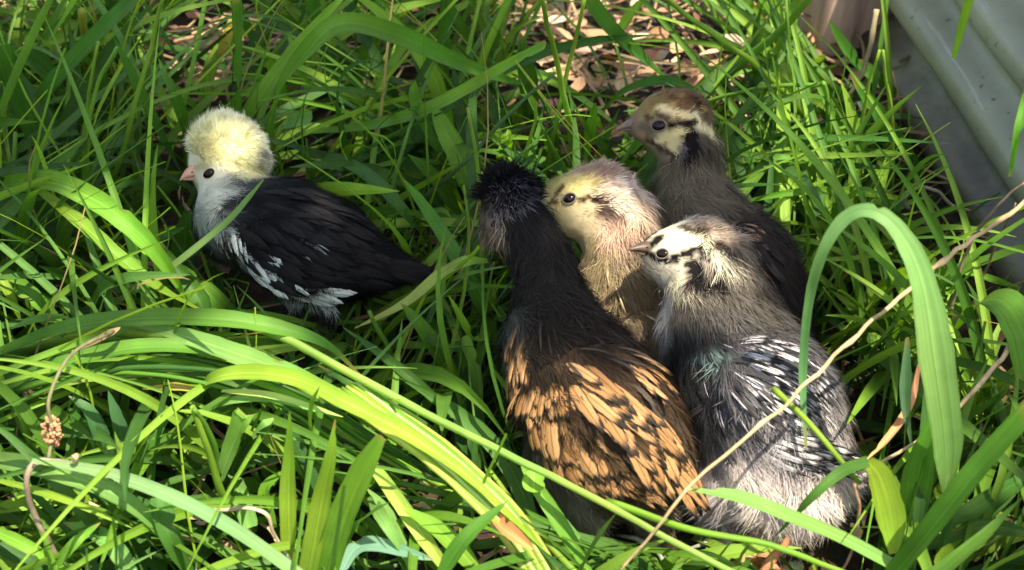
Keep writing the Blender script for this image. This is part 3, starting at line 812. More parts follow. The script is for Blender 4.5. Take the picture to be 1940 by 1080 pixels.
# ---- buff chick -----------------------------------------------------------------
def buff():
    s = Chick('buff_chick', 'pale buff chick with thin dark eye stripe peering out behind the black crest', 0.75, [(1180, 790), (1240, 790)], [
        [(1092, 388, 0.2, 60, (186, 174, 124)), (1136, 380, 0.5, 62, (206, 186, 164)), (1165, 412, 0.6, 58, (192, 174, 152)), (1180, 480, 0.4, 64, (156, 142, 118)), (1190, 560, 0.0, 82, (140, 124, 96)),
         (1220, 640, 0.4, 84, (150, 138, 112)), (1260, 690, 1.4, 64, (140, 130, 110)), (1300, 720, 2.4, 24, (120, 110, 90))],
        [(1060, 396, 0.0, 40, (206, 196, 130)), (1040, 408, -0.1, 22, (170, 150, 110))],
        [(1215, 600, -0.6, 44, (212, 198, 180)), (1212, 640, -0.9, 38, (216, 204, 190))],
        [(1200, 660, 0.2, 50, (150, 138, 112)), (1200, 740, 0.6, 22, (150, 130, 100))],
        [(1240, 670, 0.8, 50, (150, 138, 112)), (1245, 745, 1.2, 22, (150, 130, 100))]], k=0.010)
    s.head_frame((1125, 385, 0.4), (1012, 420, -0.3)); s.head_r = 74 * s.t0 / F
    s.paint([(1110, 325), (1170, 330), (1210, 370)], 22, (156, 130, 112), 0.8, soft=0.9)
    s.paint([(1180, 350), (1215, 365)], 20, (226, 214, 200), 0.8)
    s.paint([(1150, 360), (1190, 395)], 20, (222, 204, 184), 0.8, soft=0.8)
    s.paint([(1060, 345), (1090, 350)], 24, (196, 186, 118), 0.8, soft=0.9)
    s.paint([(1095, 415), (1110, 430)], 24, (200, 188, 150), 0.9, True)
    s.paint([(1042, 384), (1055, 380), (1058, 362), (1066, 354)], 6, (76, 58, 30), 1, True, 0.4)
    s.paint([(1095, 380), (1115, 373), (1135, 382), (1146, 396)], 7, (50, 36, 24), 1, True, 0.4)
    s.paint([(1140, 400), (1172, 414)], 14, (84, 70, 64), 1, True, 0.4)
    for q in ((1052, 340), (1070, 332), (1084, 342), (1110, 338), (1122, 352), (1098, 352)): s.paint(q, 6, (150, 134, 70), 0.7, soft=0.8)
    for q in ((1140, 330), (1160, 345), (1185, 340), (1200, 360), (1150, 365)): s.paint(q, 9, (140, 116, 108), 0.7, soft=0.9)
    s.paint([(1150, 440), (1200, 440)], 26, (188, 156, 136), 0.8, soft=0.8)
    s.paint([(1120, 560), (1140, 640)], 24, (160, 156, 124), 0.8)
    s.paint([(1215, 520), (1240, 580)], 34, (138, 116, 80), 0.8)
    s.paint([(1130, 470), (1150, 520)], 26, (140, 128, 96), 0.7)
    s.build_body()
    s.build_down(28000, 0.0105, 0.44, head_len=0.5)
    eye(s, 1079, 377, 11.5, ring=True)
    beak(s, (1034, 410, -0.1), (1002, 424, -0.3), 16, M_BEAK_PINK)
    leg(s, (1200, 742, 0.6), (1200, 800), 7, M_LEG, (-1, 0.2)); leg(s, (1245, 748, 1.2), (1245, 795), 7, M_LEG, (-1, 0.2))
    mw = feather_material('buff_feather', (0.44, 0.37, 0.25), (0.52, 0.46, 0.36), (0.16, 0.12, 0.07), 0.35, blotch=0.34)
    fn = FM_NARROW('buff_wing_feather')
    wg = wing_base(s, [(1210, 590), (1222, 630), (1240, 680)], 44, (206, 192, 172), 0.001)
    feathers(s, wg, [(1175, 590), (1240, 590), (1260, 660), (1200, 670)], 19, 44, [(1210, 620, 0.4, 1)], fn, mw, 0.08)
    fw = FM_WISP('breast_wisp'); 
    feathers(s, s.root, [(1110, 500), (1150, 500), (1210, 540), (1230, 590), (1150, 640), (1115, 600)], 40, 66, [(1130, 560, 0.25, 1), (1210, 560, 0.7, 0.8)], fw, mw, 0.12)
buff()

# ---- dark chick -----------------------------------------------------------------
def dark():
    s = Chick('brown_headed_chick', 'tall grey-brown chick with brown cap and dark wings standing at the back', 0.775, [(1420, 690), (1470, 700)], [
        [(1262, 232, 0.2, 54, (150, 130, 92)), (1288, 228, 0.5, 53, (108, 92, 72)), (1306, 290, 0.4, 48, (112, 106, 88)), (1308, 360, 0.0, 60, (124, 116, 98)), (1330, 430, -0.4, 84, (112, 104, 90)),
         (1400, 500, -1.2, 92, (54, 48, 46)), (1455, 570, -1.8, 74, (40, 36, 38)), (1495, 630, -2.2, 34, (40, 36, 38)), (1530, 665, -2.4, 14, (50, 44, 44))],
        [(1236, 236, 0.0, 40, (140, 126, 96)), (1212, 238, -0.1, 22, (110, 98, 84))],
        [(1390, 540, -0.6, 60, (60, 56, 52)), (1420, 630, -0.4, 22, (60, 56, 52))],
        [(1430, 560, -1.2, 60, (60, 56, 52)), (1468, 640, -1.2, 22, (60, 56, 52))]], k=0.009)
    s.head_frame((1275, 230, 0.3), (1163, 242, -0.3)); s.head_r = 64 * s.t0 / F
    s.paint([(1260, 188), (1300, 185), (1330, 205)], 24, (86, 66, 48), 0.85, soft=0.7)
    for i, q in enumerate(((1250, 180), (1275, 196), (1300, 178), (1320, 196), (1285, 178), (1305, 205), (1236, 196), (1228, 206), (1262, 178), (1312, 186), (1330, 204), (1290, 192), (1246, 206))): s.paint(q, 8, ((46, 30, 20), (172, 140, 88), (120, 84, 50))[i % 3], 1.0, soft=0.6)
    s.paint([(1225, 200), (1245, 188)], 16, (132, 112, 64), 0.8)
    s.paint([(1240, 205), (1262, 205)], 5, (196, 178, 122), 0.8, True)
    s.paint([(1256, 204), (1284, 218), (1302, 222)], 8, (222, 206, 156), 1, True, 0.4)
    s.paint([(1316, 222), (1324, 240), (1346, 248)], 12, (220, 212, 170), 1, True, 0.4)
    s.paint([(1266, 244), (1290, 236), (1318, 230)], 7, (28, 20, 16), 1, True, 0.3)
    s.paint([(1226, 222), (1244, 220), (1262, 226)], 6, (70, 50, 36), 0.9, True, 0.4)
    s.paint([(1250, 262), (1288, 256), (1276, 278)], 14, (206, 194, 142), 1, True, 0.4)
    s.paint([(1310, 258), (1306, 286)], 18, (18, 15, 15), 1, True, 0.35)
    s.paint([(1290, 274), (1293, 284)], 8, (110, 100, 108), 0.8, True)
    s.paint([(1220, 240), (1240, 250)], 12, (92, 80, 76), 0.7, True)
    s.paint([(1228, 264), (1256, 284), (1280, 296)], 7, (50, 42, 36), 0.9, True)
    s.paint([(1335, 260), (1340, 290)], 14, (70, 66, 54), 0.8)
    s.paint([(1250, 330), (1248, 400)], 22, (112, 118, 88), 0.7)
    s.build_body()
    s.build_down(30000, 0.0088, 0.42, head_len=0.36)
    eye(s, 1249, 238, 12.5)
    beak(s, (1212, 236, -0.2), (1164, 243, -0.5), 15, M_BEAK_MIX)
    leg(s, (1420, 632, -0.4), (1420, 700), 6, M_LEG, (-1, 0.3)); leg(s, (1468, 642, -1.2), (1470, 712), 6, M_LEG, (-1, 0.3))
    wg = wing_base(s, [(1385, 430), (1440, 500), (1500, 610)], 66, (34, 31, 33), 0.002)
    mk = feather_material('dark_wing_feather', (0.020, 0.018, 0.019), (0.042, 0.036, 0.034), (0.010, 0.009, 0.009), 0.3, blotch=0.3)
    mb = feather_material('brown_edged_feather', (0.20, 0.12, 0.075), (0.30, 0.19, 0.12), (0.022, 0.019, 0.018), 0.7, blotch=0.40)
    fn, fk = FM_NARROW('brown_covert'), FM_NARROW('dark_primary')
    dirs = [(1390, 430, 0.5, 1), (1450, 510, 0.6, 1), (1500, 620, 0.4, 1)]
    feathers(s, wg, [(1390, 430), (1440, 440), (1500, 540), (1530, 640), (1480, 640), (1420, 540), (1390, 480)], 25, 72, dirs, fk, mk, 0.06)
    feathers(s, wg, [(1375, 415), (1410, 410), (1440, 450), (1430, 500), (1385, 460)], 14, 44, [(1400, 440, 0.8, 0.8)], fn, mb, 0.12)
    feathers(s, wg, [(1430, 470), (1470, 500), (1510, 600), (1480, 600)], 34, 66, dirs, FM_WISP('pale_edge'), mb, 0.1)
dark()

# ================================================================ corrugated sheet and post
def corrugated():
    A = at_height(1652, 84, 0.0); B = at_height(1935, 540, 0.0)
    d = (B - A); d[2] = 0; d /= np.linalg.norm(d)
    n = np.array([-d[1], d[0], 0]);
    if n[0] > 0: n = -n                                            # faces the birds
    L_, Ht, pitch = 1.1, 0.175, 0.052
    ns, nh = 40, 180
    P, UV = [], []
    for back in (0, 1):
        for j in range(nh):
            z = -0.02 + Ht * j / (nh - 1)
            w = math.sin(2 * math.pi * z / pitch + 0.9)
            off = 0.0125 * math.tanh(1.25 * w) - back * 0.0009
            for i in range(ns):
                x = L_ * i / (ns - 1)
                wob = 0.0012 * math.sin(x * 9 + z * 5) + 0.0006 * math.sin(x * 31 + z * 17)
                P.append(A + d * x + n * (off + wob) + np.array([0, 0, z])); UV.append((x, z))
    P = np.array(P)
    i = (np.arange(nh - 1)[:, None] * ns + np.arange(ns - 1)).ravel()
    q = np.stack([i, i + 1, i + ns + 1, i + ns], 1)
    q2 = q[:, ::-1] + nh * ns
    k = np.arange(nh - 1) * ns; e = np.stack([k, k + ns, k + ns + nh * ns, k + nh * ns], 1)
    m, nt, Pb, out = new_mat('galvanised_steel')
    L = nt.links.new
    g = nd(nt, 'ShaderNodeNewGeometry')
    n1 = nd(nt, 'ShaderNodeTexNoise', i_Scale=16.0, i_Detail=6.0, i_Roughness=0.65); L(g.outputs['Position'], n1.inputs['Vector'])
    n2 = nd(nt, 'ShaderNodeTexNoise', i_Scale=140.0, i_Detail=3.0); L(g.outputs['Position'], n2.inputs['Vector'])
    r = ramp(nt, [(0.3, (0.20, 0.213, 0.135)), (0.7, (0.32, 0.333, 0.225))]); L(n1.outputs[0], r.inputs[0])
    sp = ramp(nt, [(0.66, (0, 0, 0)), (0.74, (1, 1, 1))]); L(n2.outputs[0], sp.inputs[0])
    mx = nd(nt, 'ShaderNodeMix', data_type='RGBA'); L(sp.outputs[0], mx.inputs[0]); L(r.outputs[0], mx.inputs[6]); mx.inputs[7].default_value = (0.10, 0.105, 0.09, 1)
    # mud splash along the foot, scratches and rust specks
    sz = nd(nt, 'ShaderNodeSeparateXYZ'); L(g.outputs['Position'], sz.inputs[0])
    md = nd(nt, 'ShaderNodeMath', operation='MULTIPLY_ADD'); md.inputs[1].default_value = 0.10; L(n1.outputs[0], md.inputs[0]); L(sz.outputs[2], md.inputs[2])
    mr = ramp(nt, [(0.055, (1, 1, 1)), (0.10, (0, 0, 0))]); L(md.outputs[0], mr.inputs[0])
    m2 = nd(nt, 'ShaderNodeMix', data_type='RGBA'); L(mr.outputs[0], m2.inputs[0]); L(mx.outputs[2], m2.inputs[6]); m2.inputs[7].default_value = (0.10, 0.082, 0.055, 1)
    mps = nd(nt, 'ShaderNodeMapping'); mps.inputs['Scale'].default_value = (8, 8, 260); mps.inputs['Rotation'].default_value = (0.5, 0.1, 0.2); L(g.outputs['Position'], mps.inputs[0])
    n3 = nd(nt, 'ShaderNodeTexNoise', i_Scale=1.0, i_Detail=3.0); L(mps.outputs[0], n3.inputs['Vector'])
    sr = ramp(nt, [(0.66, (0, 0, 0)), (0.72, (0.6, 0.6, 0.6))]); L(n3.outputs[0], sr.inputs[0])
    m3 = nd(nt, 'ShaderNodeMix', data_type='RGBA'); L(sr.outputs[0], m3.inputs[0]); L(m2.outputs[2], m3.inputs[6]); m3.inputs[7].default_value = (0.46, 0.46, 0.38, 1)
    L(m3.outputs[2], Pb.inputs['Base Color'])
    Pb.inputs['Metallic'].default_value = 0.15
    rr = nd(nt, 'ShaderNodeMapRange'); rr.inputs[3].default_value = 0.32; rr.inputs[4].default_value = 0.55; L(n1.outputs[0], rr.inputs[0]); L(rr.outputs[0], Pb.inputs['Roughness'])
    root = empty('corrugated_panel', A, 'grey corrugated metal panel with horizontal ridges beside the grass', 'panel')
    obj('sheet', mesh_data('sheet', P, [q, q2, e]), m, root)
    # folded end flange at the far corner
    c = A - d * 0.006; w_ = 0.012
    bx = []
    for z in (-0.02, Ht - 0.02):
        for (a, b) in ((0, -0.012), (0.008, -0.012), (0.008, 0.011), (0, 0.011)):
            bx.append(c + d * a + n * b + np.array([0, 0, z]))
    fq = np.array([[0, 1, 5, 4], [1, 2, 6, 5], [2, 3, 7, 6], [3, 0, 4, 7], [4, 5, 6, 7], [3, 2, 1, 0]])
    obj('end_flange', mesh_data('end_flange', np.array(bx), fq, smooth=False), m, root)
    return A, d, n
WA, WD, WN = corrugated()

def post():
    m, nt, Pb, out = new_mat('weathered_timber')
    L = nt.links.new
    tc = nd(nt, 'ShaderNodeTexCoord'); mp = nd(nt, 'ShaderNodeMapping'); mp.inputs['Scale'].default_value = (1, 1, 0.08)
    L(tc.outputs['Object'], mp.inputs[0])
    n1 = nd(nt, 'ShaderNodeTexNoise', i_Scale=120.0, i_Detail=5.0, i_Roughness=0.6); L(mp.outputs[0], n1.inputs['Vector'])
    r = ramp(nt, [(0.3, (0.36, 0.21, 0.16)), (0.55, (0.54, 0.37, 0.30)), (0.75, (0.66, 0.51, 0.44))]); L(n1.outputs[0], r.inputs[0]); L(r.outputs[0], Pb.inputs['Base Color'])
    Pb.inputs['Roughness'].default_value = 0.85
    b = nd(nt, 'ShaderNodeBump', i_Strength=0.7, i_Distance=0.002); L(n1.outputs[0], b.inputs['Height']); L(b.outputs[0], Pb.inputs['Normal'])
    c = at_height(1592, 62, 0.0)
    V = []; nz, seg = 16, 28
    for j in range(nz):
        z = -0.02 + 0.42 * j / (nz - 1)
        for k in range(seg):
            a = 2 * math.pi * k / seg
            cx, sy = math.cos(a), math.sin(a)
            rad = 0.027 / max(abs(cx), abs(sy)) ** 0.8
            rad *= 1 + 0.02 * math.sin(5 * a + 3 * z * 20) + 0.012 * math.sin(11 * a + z * 30) - (0.18 if k in (9, 21) else 0)
            V.append((rad * cx, rad * sy, z))
    V = np.array(V + [(0, 0, 0.404)])
    k = np.arange(seg); q = np.concatenate([np.stack([j * seg + k, j * seg + (k + 1) % seg, (j + 1) * seg + (k + 1) % seg, (j + 1) * seg + k], 1) for j in range(nz - 1)])
    t = np.stack([(nz - 1) * seg + k, (nz - 1) * seg + (k + 1) % seg, np.full(seg, nz * seg)], 1)
    o = obj('timber_post', mesh_data('timber_post', V, [q, t]), m, None, c)
    o.rotation_euler = (0.04, 0.06, 0.3)
    tag(o, 'pinkish weathered timber post at the far end of the metal panel', 'post')
post()

# ================================================================ unseen tree, added to cast the dappled shade
# holes shaped into its crown to aim sunlight: (px, py, height m, radius cm) of the sunlit patches
LIT = [(440, 1000, .03, 7), (300, 960, .03, 5), (120, 950, .05, 4.5), (20, 920, .05, 4), (600, 960, .05, 7), (760, 960, .05, 7), (880, 1000, .05, 6), (960, 1060, .05, 5), (180, 1060, .03, 6), (470, 820, .05, 3.2), (620, 840, .06, 4.0), (720, 820, .07, 4),
       (820, 880, .07, 3.5), (520, 720, .09, 2.2), (450, 660, .10, 1.6), (620, 720, .10, 2.2), (560, 1080, .05, 7), (1050, 1080, .06, 3.5), (1180, 1060, .06, 2.5),
       (15, 570, .06, 2.0), (250, 480, .08, 1.3), (320, 540, .08, 1.2), (150, 400, .1, 1.0),
       (1080, 10, .0, 6), (1180, 30, .0, 7), (1280, 40, .0, 6), (370, 90, .0, 2), (1250, 110, .0, 3.0), (1060, 80, .05, 2.0), (30, 60, .0, 3), (60, 10, .02, 4), (350, 80, .02, 1.8), (660, 20, .0, 2.0), (1330, 10, .02, 4),
       (1600, 30, .03, 6), (1550, 40, .03, 5), (1650, 40, .03, 4), (1590, 0, .08, 5),
       (1010, 740, .11, 1.5), (1060, 750, .11, 1.6), (1040, 830, .10, 2.0), (1160, 760, .11, 2.0), (1220, 830, .10, 2.0), (1130, 700, .12, 1.2),
       (1450, 680, .11, 2.0), (1510, 720, .10, 2.2), (1560, 800, .09, 2.2), (1440, 890, .07, 3.0), (1520, 920, .06, 3.2), (1380, 920, .06, 2.4), (1290, 450, .12, 0.7), (1190, 370, .11, 1.0), (1140, 345, .12, 0.7),
       (1650, 400, .17, 2.0), (1740, 560, .16, 2.4), (1770, 680, .14, 2.4), (1680, 960, .08, 2.5), (1600, 1040, .08, 3.0), (1500, 1060, .06, 3), (1350, 1060, .06, 3), (1800, 560, .05, 2), (1870, 620, .05, 2.5), (1900, 900, .05, 1.5),
       (424, 262, .094, 0.25), (560, 225, .05, 1.0), (960, 270, .05, 1.2), (1440, 220, .06, 1.8), (1600, 220, .06, 1.5), (1450, 380, .05, 1.6), (1560, 330, .06, 1.6), (1080, 230, .08, 1.5), (1240, 150, .05, 1.5)]
def added_shade_tree():
    ctr = np.array([0.0, 0.75, 0.05]) + np.array(SUN) * 1.75
    S = np.array(SUN)
    holes = [(at_height(x, y, z), r / 100 * 1.0 + 0.005) for x, y, z, r in LIT]
    N = 30000
    off = RNG.uniform(-1, 1, (N, 3)) * np.array([0.95, 0.95, 0.30])
    keep = (off[:, 0] ** 2 + off[:, 1] ** 2) < 0.9 * (0.75 + 0.25 * swirl(off, 4, 2))
    C = (ctr + off)[keep]
    size = RNG.uniform(0.022, 0.038, len(C))
    ok = np.ones(len(C), bool)
    for p, r in holes:
        q = C - p
        dist = np.linalg.norm(q - (q @ S)[:, None] * S, axis=1)
        ok &= dist > r + size * 0.42  # leaves left out wherever the sun should reach a chosen patch
    # stray gaps outside the picture and thin flecks inside
    ok &= swirl(C - ((C - ctr) @ S)[:, None] * S, 34, 8) < 0.93
    C, size = C[ok][:9000], size[ok][:9000]
    n = len(C)
    N_ = np.array([0, 0, 1.0]) + RNG.normal(0, 0.45, (n, 3)); N_ /= np.linalg.norm(N_, axis=1)[:, None]
    a = RNG.uniform(0, 2 * math.pi, n); T = np.stack([np.cos(a), np.sin(a), RNG.normal(0, 0.25, n)], 1)
    T -= (T * N_).sum(1)[:, None] * N_; T /= np.linalg.norm(T, axis=1)[:, None]; B = np.cross(N_, T)
    prof = [(-1, 0, 0), (-0.45, -0.5, 0.08), (-0.45, 0.5, 0.08), (0.35, -0.42, 0.08), (0.35, 0.42, 0.08), (1, 0, -0.1), (-0.1, 0, -0.05)]
    V = np.stack([C + size[:, None] * (u * T + v * B + w * N_) for u, v, w in prof], 1).reshape(-1, 3)
    i = np.arange(n)[:, None] * 7
    F3 = np.concatenate([i + np.array(f) for f in ([0, 1, 6], [0, 6, 2], [1, 3, 6], [6, 4, 2], [3, 5, 6], [6, 5, 4])])
    col = np.repeat(np.array([0.05, 0.10, 0.025]) * RNG.uniform(0.7, 1.3, (n, 1)), 7, 0)
    base = np.array([1.9, 1.6, 0.0])
    root = empty('added_shade_tree', base, 'unseen leafy tree added overhead to throw dappled shade on the chicks', 'tree')
    cr = obj('crown', mesh_data('crown', V, F3, cols=col, uv=np.tile(np.array([(0.5, 0), (0, .3), (1, .3), (0, .7), (1, .7), (.5, 1), (.5, .5)]), (n, 1))), M_TREELEAF, root)
    cr['kind'] = 'stuff'
    fork = base + np.array([-0.1, -0.05, 1.05])
    V, fc = lathe(np.array([base - [0, 0, 0.1], base + [0, 0, 0.25], base + [-0.05, 0, 0.7], fork]), [0.11, 0.085, 0.07, 0.055], 14)
    obj('trunk', mesh_data('trunk', V, fc), M_BARK, root)
    rr = random.Random(3)
    for k in range(7):
        e = ctr + np.array([rr.uniform(-.5, .9), rr.uniform(-.1, .9), rr.uniform(.12, .3)])
        m_ = fork * 0.5 + e * 0.5 + np.array([0, 0, 0.12])
        V, fc = lathe(np.array([fork, fork * 0.75 + m_ * 0.25 + [0, 0, 0.03], m_, e]), [0.035, 0.026, 0.014, 0.004], 8)
        obj('branch', mesh_data('branch', V, fc), M_BARK, root)
added_shade_tree()

# ================================================================ grass
def chick_sdf(P):
    d = np.full(len(P), 1e9)
    for s in CHICKS: d = np.minimum(d, s.sdf(P))
    return d
def hides_chick(P, margin=6):
    """point nearer than a chick and inside its outline"""
    x, y, t = project(P)
    r = np.zeros(len(P), bool)
    for s in CHICKS:
        ys = [q for a, b, _ in s.px for q in (a[1], b[1])]
        mid = min(ys) + 0.55 * (max(ys) - min(ys))
        for (ax, ay, ar), (bx, by, br), tm in s.px:
            abx, aby = bx - ax, by - ay
            u = np.clip(((x - ax) * abx + (y - ay) * aby) / max(abx * abx + aby * aby, 1e-6), 0, 1)
            d = np.hypot(x - ax - u * abx, y - ay - u * aby) - (ar + (br - ar) * u)
            r |= (d < (max(margin, 14) if ay < mid else margin)) & (t < tm + 0.0)
    # nor across the post and the metal panel
    for poly in ([(1525, -40), (1665, -40), (1665, 62), (1525, 62)], [(1690, -40), (1945, -40), (1945, 430), (1850, 300), (1680, 60)]):
        ins = np.zeros(len(P), bool)
        for (x0, y0), (x1, y1) in zip(poly, poly[1:] + poly[:1]):
            if y0 == y1: continue
            ins ^= ((y0 > y) != (y1 > y)) & (x < (x1 - x0) * (y - y0) / (y1 - y0) + x0)
        r |= ins
    return r

GREENS = [(80, 122, 46), (92, 136, 48), (68, 112, 42), (106, 148, 52), (78, 122, 58), (116, 154, 58)]
def lerp_color(k): return lin(GREENS[k % len(GREENS)])

def catmull(P, n):
    P = np.asarray(P, float)
    Q = np.concatenate([[2 * P[0] - P[1]], P, [2 * P[-1] - P[-2]]])
    t = np.linspace(0, len(P) - 1 - 1e-6, n); k = t.astype(int); u = (t - k)[:, None]
    a, b, c, d = Q[k], Q[k + 1], Q[k + 2], Q[k + 3]
    return 0.5 * (2 * b + (c - a) * u + (2 * a - 5 * b + 4 * c - d) * u ** 2 + (3 * b - a - 3 * c + d) * u ** 3), t / (len(P) - 1)

def blade_geo(path, widths, roll=0.0, fold=0.22, face=None):
    """a grass blade: three verts across with a keel, some twist; widths in metres per sample"""
    n = len(path)
    T = np.gradient(path, axis=0); T /= np.linalg.norm(T, axis=1)[:, None] + 1e-12
    view = (CAM - path); view /= np.linalg.norm(view, axis=1)[:, None]
    up = 0.55 * view + 0.45 * np.array([0, 0, 1.0]) if face is None else face
    S = np.cross(T, up); S /= np.linalg.norm(S, axis=1)[:, None] + 1e-9
    for i in range(1, n):
        if S[i] @ S[i - 1] < 0: S[i] = -S[i]
    Nn = np.cross(S, T)
    ro = np.broadcast_to(roll, n)
    S2 = S * np.cos(ro)[:, None] + Nn * np.sin(ro)[:, None]; N2 = np.cross(S2, T)
    w = np.asarray(widths)[:, None]
    V = np.stack([path - S2 * w / 2, path - S2 * w / 4 - N2 * w * fold * 0.55, path - N2 * w * fold, path + S2 * w / 4 - N2 * w * fold * 0.55, path + S2 * w / 2], 1).reshape(-1, 3)
    v = np.linspace(0, 1, n)
    UV = np.stack([np.tile([0, .25, .5, .75, 1], n), np.repeat(v, 5) * 3], 1)
    i = (np.arange(n - 1)[:, None] * 5 + np.arange(4)).ravel()
    return V, np.stack([i, i + 1, i + 6, i + 5], 1), UV

TUFTS = {}
def tuft(key, loc, label):
    TUFTS[key] = empty('grass_tuft', loc, label, 'grass', 'grass tufts around the chicks')
    return TUFTS[key]

def trace(parent, w, pts, col=(84, 132, 50), col2=None, roll=0.0, prof='blade', name='blade', mat=None, n=None, fold=0.2):
    """a blade through (px, py, height cm) points, root first; w in px; prof shapes its taper"""
    P = np.array([at_height(x, y, z / 100) for x, y, z in pts])
    n = n or max(14, 5 * len(pts))
    path, t = catmull(P, n)
    tt = (path - CAM) @ FWD
    if prof == 'blade': k = np.minimum(1, 0.45 + t * 2.2) * (1 - np.clip((t - 0.35) / 0.65, 0, 1) ** 1.9) ** 0.75
    elif prof == 'stem': k = 1 - 0.35 * t
    elif prof == 'cut': k = np.minimum(1, 0.5 + t * 1.6) * np.where(t > 0.985, 0.75, 1)
    elif prof == 'both': k = np.sin(np.clip(t * 0.94 + 0.05, 0, 1) * math.pi) ** 0.6
    else: k = np.interp(t, np.linspace(0, 1, len(prof)), prof)
    wd = np.maximum(w * k * (1 + 0.05 * np.sin(t * 37 + w) * np.sin(t * 83 + pts[0][0])) * tt / F, 0.0003)
    if prof == 'stem':
        path = path + 0.0005 * np.stack([swirl(path, 90, 1), swirl(path, 90, 2), swirl(path, 90, 3)], 1)
        V, fc = lathe(path, wd / 2, 8)
        c1 = lin(col); C = np.tile(c1, (len(V), 1)) * (0.95 + 0.12 * swirl(V, 60, 1))[:, None]
        C[:, 0] *= 0.95 + 0.15 * swirl(V, 35, 4)
        ang = np.concatenate([np.tile(np.arange(8) / 8 * 0.4 + 0.02, n), [0.2, 0.2]])
        UV = np.stack([ang, np.concatenate([np.repeat(np.linspace(0, 3, n), 8), [0, 3]])], 1)
        return obj(name, mesh_data(name, V, fc, cols=C, uv=UV), mat or M_GRASS, parent)
    rnd = random.Random(int(pts[0][0] * 7 + pts[-1][1] * 13 + w))
    ro = roll + rnd.uniform(-0.25, 0.25) + np.sin(t * 3 + rnd.random() * 6) * 0.22
    V, fc, UV = blade_geo(path, wd, ro, fold * rnd.uniform(0.6, 1.4))
    c1 = lin(col) * rnd.uniform(0.88, 1.12); c2 = lin(col2) if col2 is not None else c1 * np.array([0.95, 1.05, 0.9])
    C = np.repeat(c1 + (c2 - c1) * t[:, None], 5, 0)
    C = C * (1 + 0.10 * swirl(V, 70, 2))[:, None]
    C[:, 0] *= 1 + 0.16 * swirl(V, 30, 6)
    tip = np.repeat(np.clip((t - (2 if prof == 'cut' else rnd.uniform(0.88, 1.08))) / 0.06, 0, 1), 5)[:, None]
    C = C * (1 - tip) + lin((150, 128, 76)) * tip
    if rnd.random() < 0.5:                                            # a scorched nick on the edge
        k0 = rnd.randrange(2, n - 2); e0 = rnd.choice((0, 4))
        V[k0 * 5 + e0] = V[k0 * 5 + e0] * 0.55 + V[k0 * 5 + 2] * 0.45
        C[k0 * 5 + e0] = lin((140, 118, 66))
    return obj(name, mesh_data(name, V, fc, cols=C, uv=UV), mat or M_GRASS, parent)

G1, G2, G3, GY, GP, GD = (78, 124, 46), (92, 138, 50), (106, 152, 54), (124, 158, 56), (110, 154, 82), (60, 102, 42)

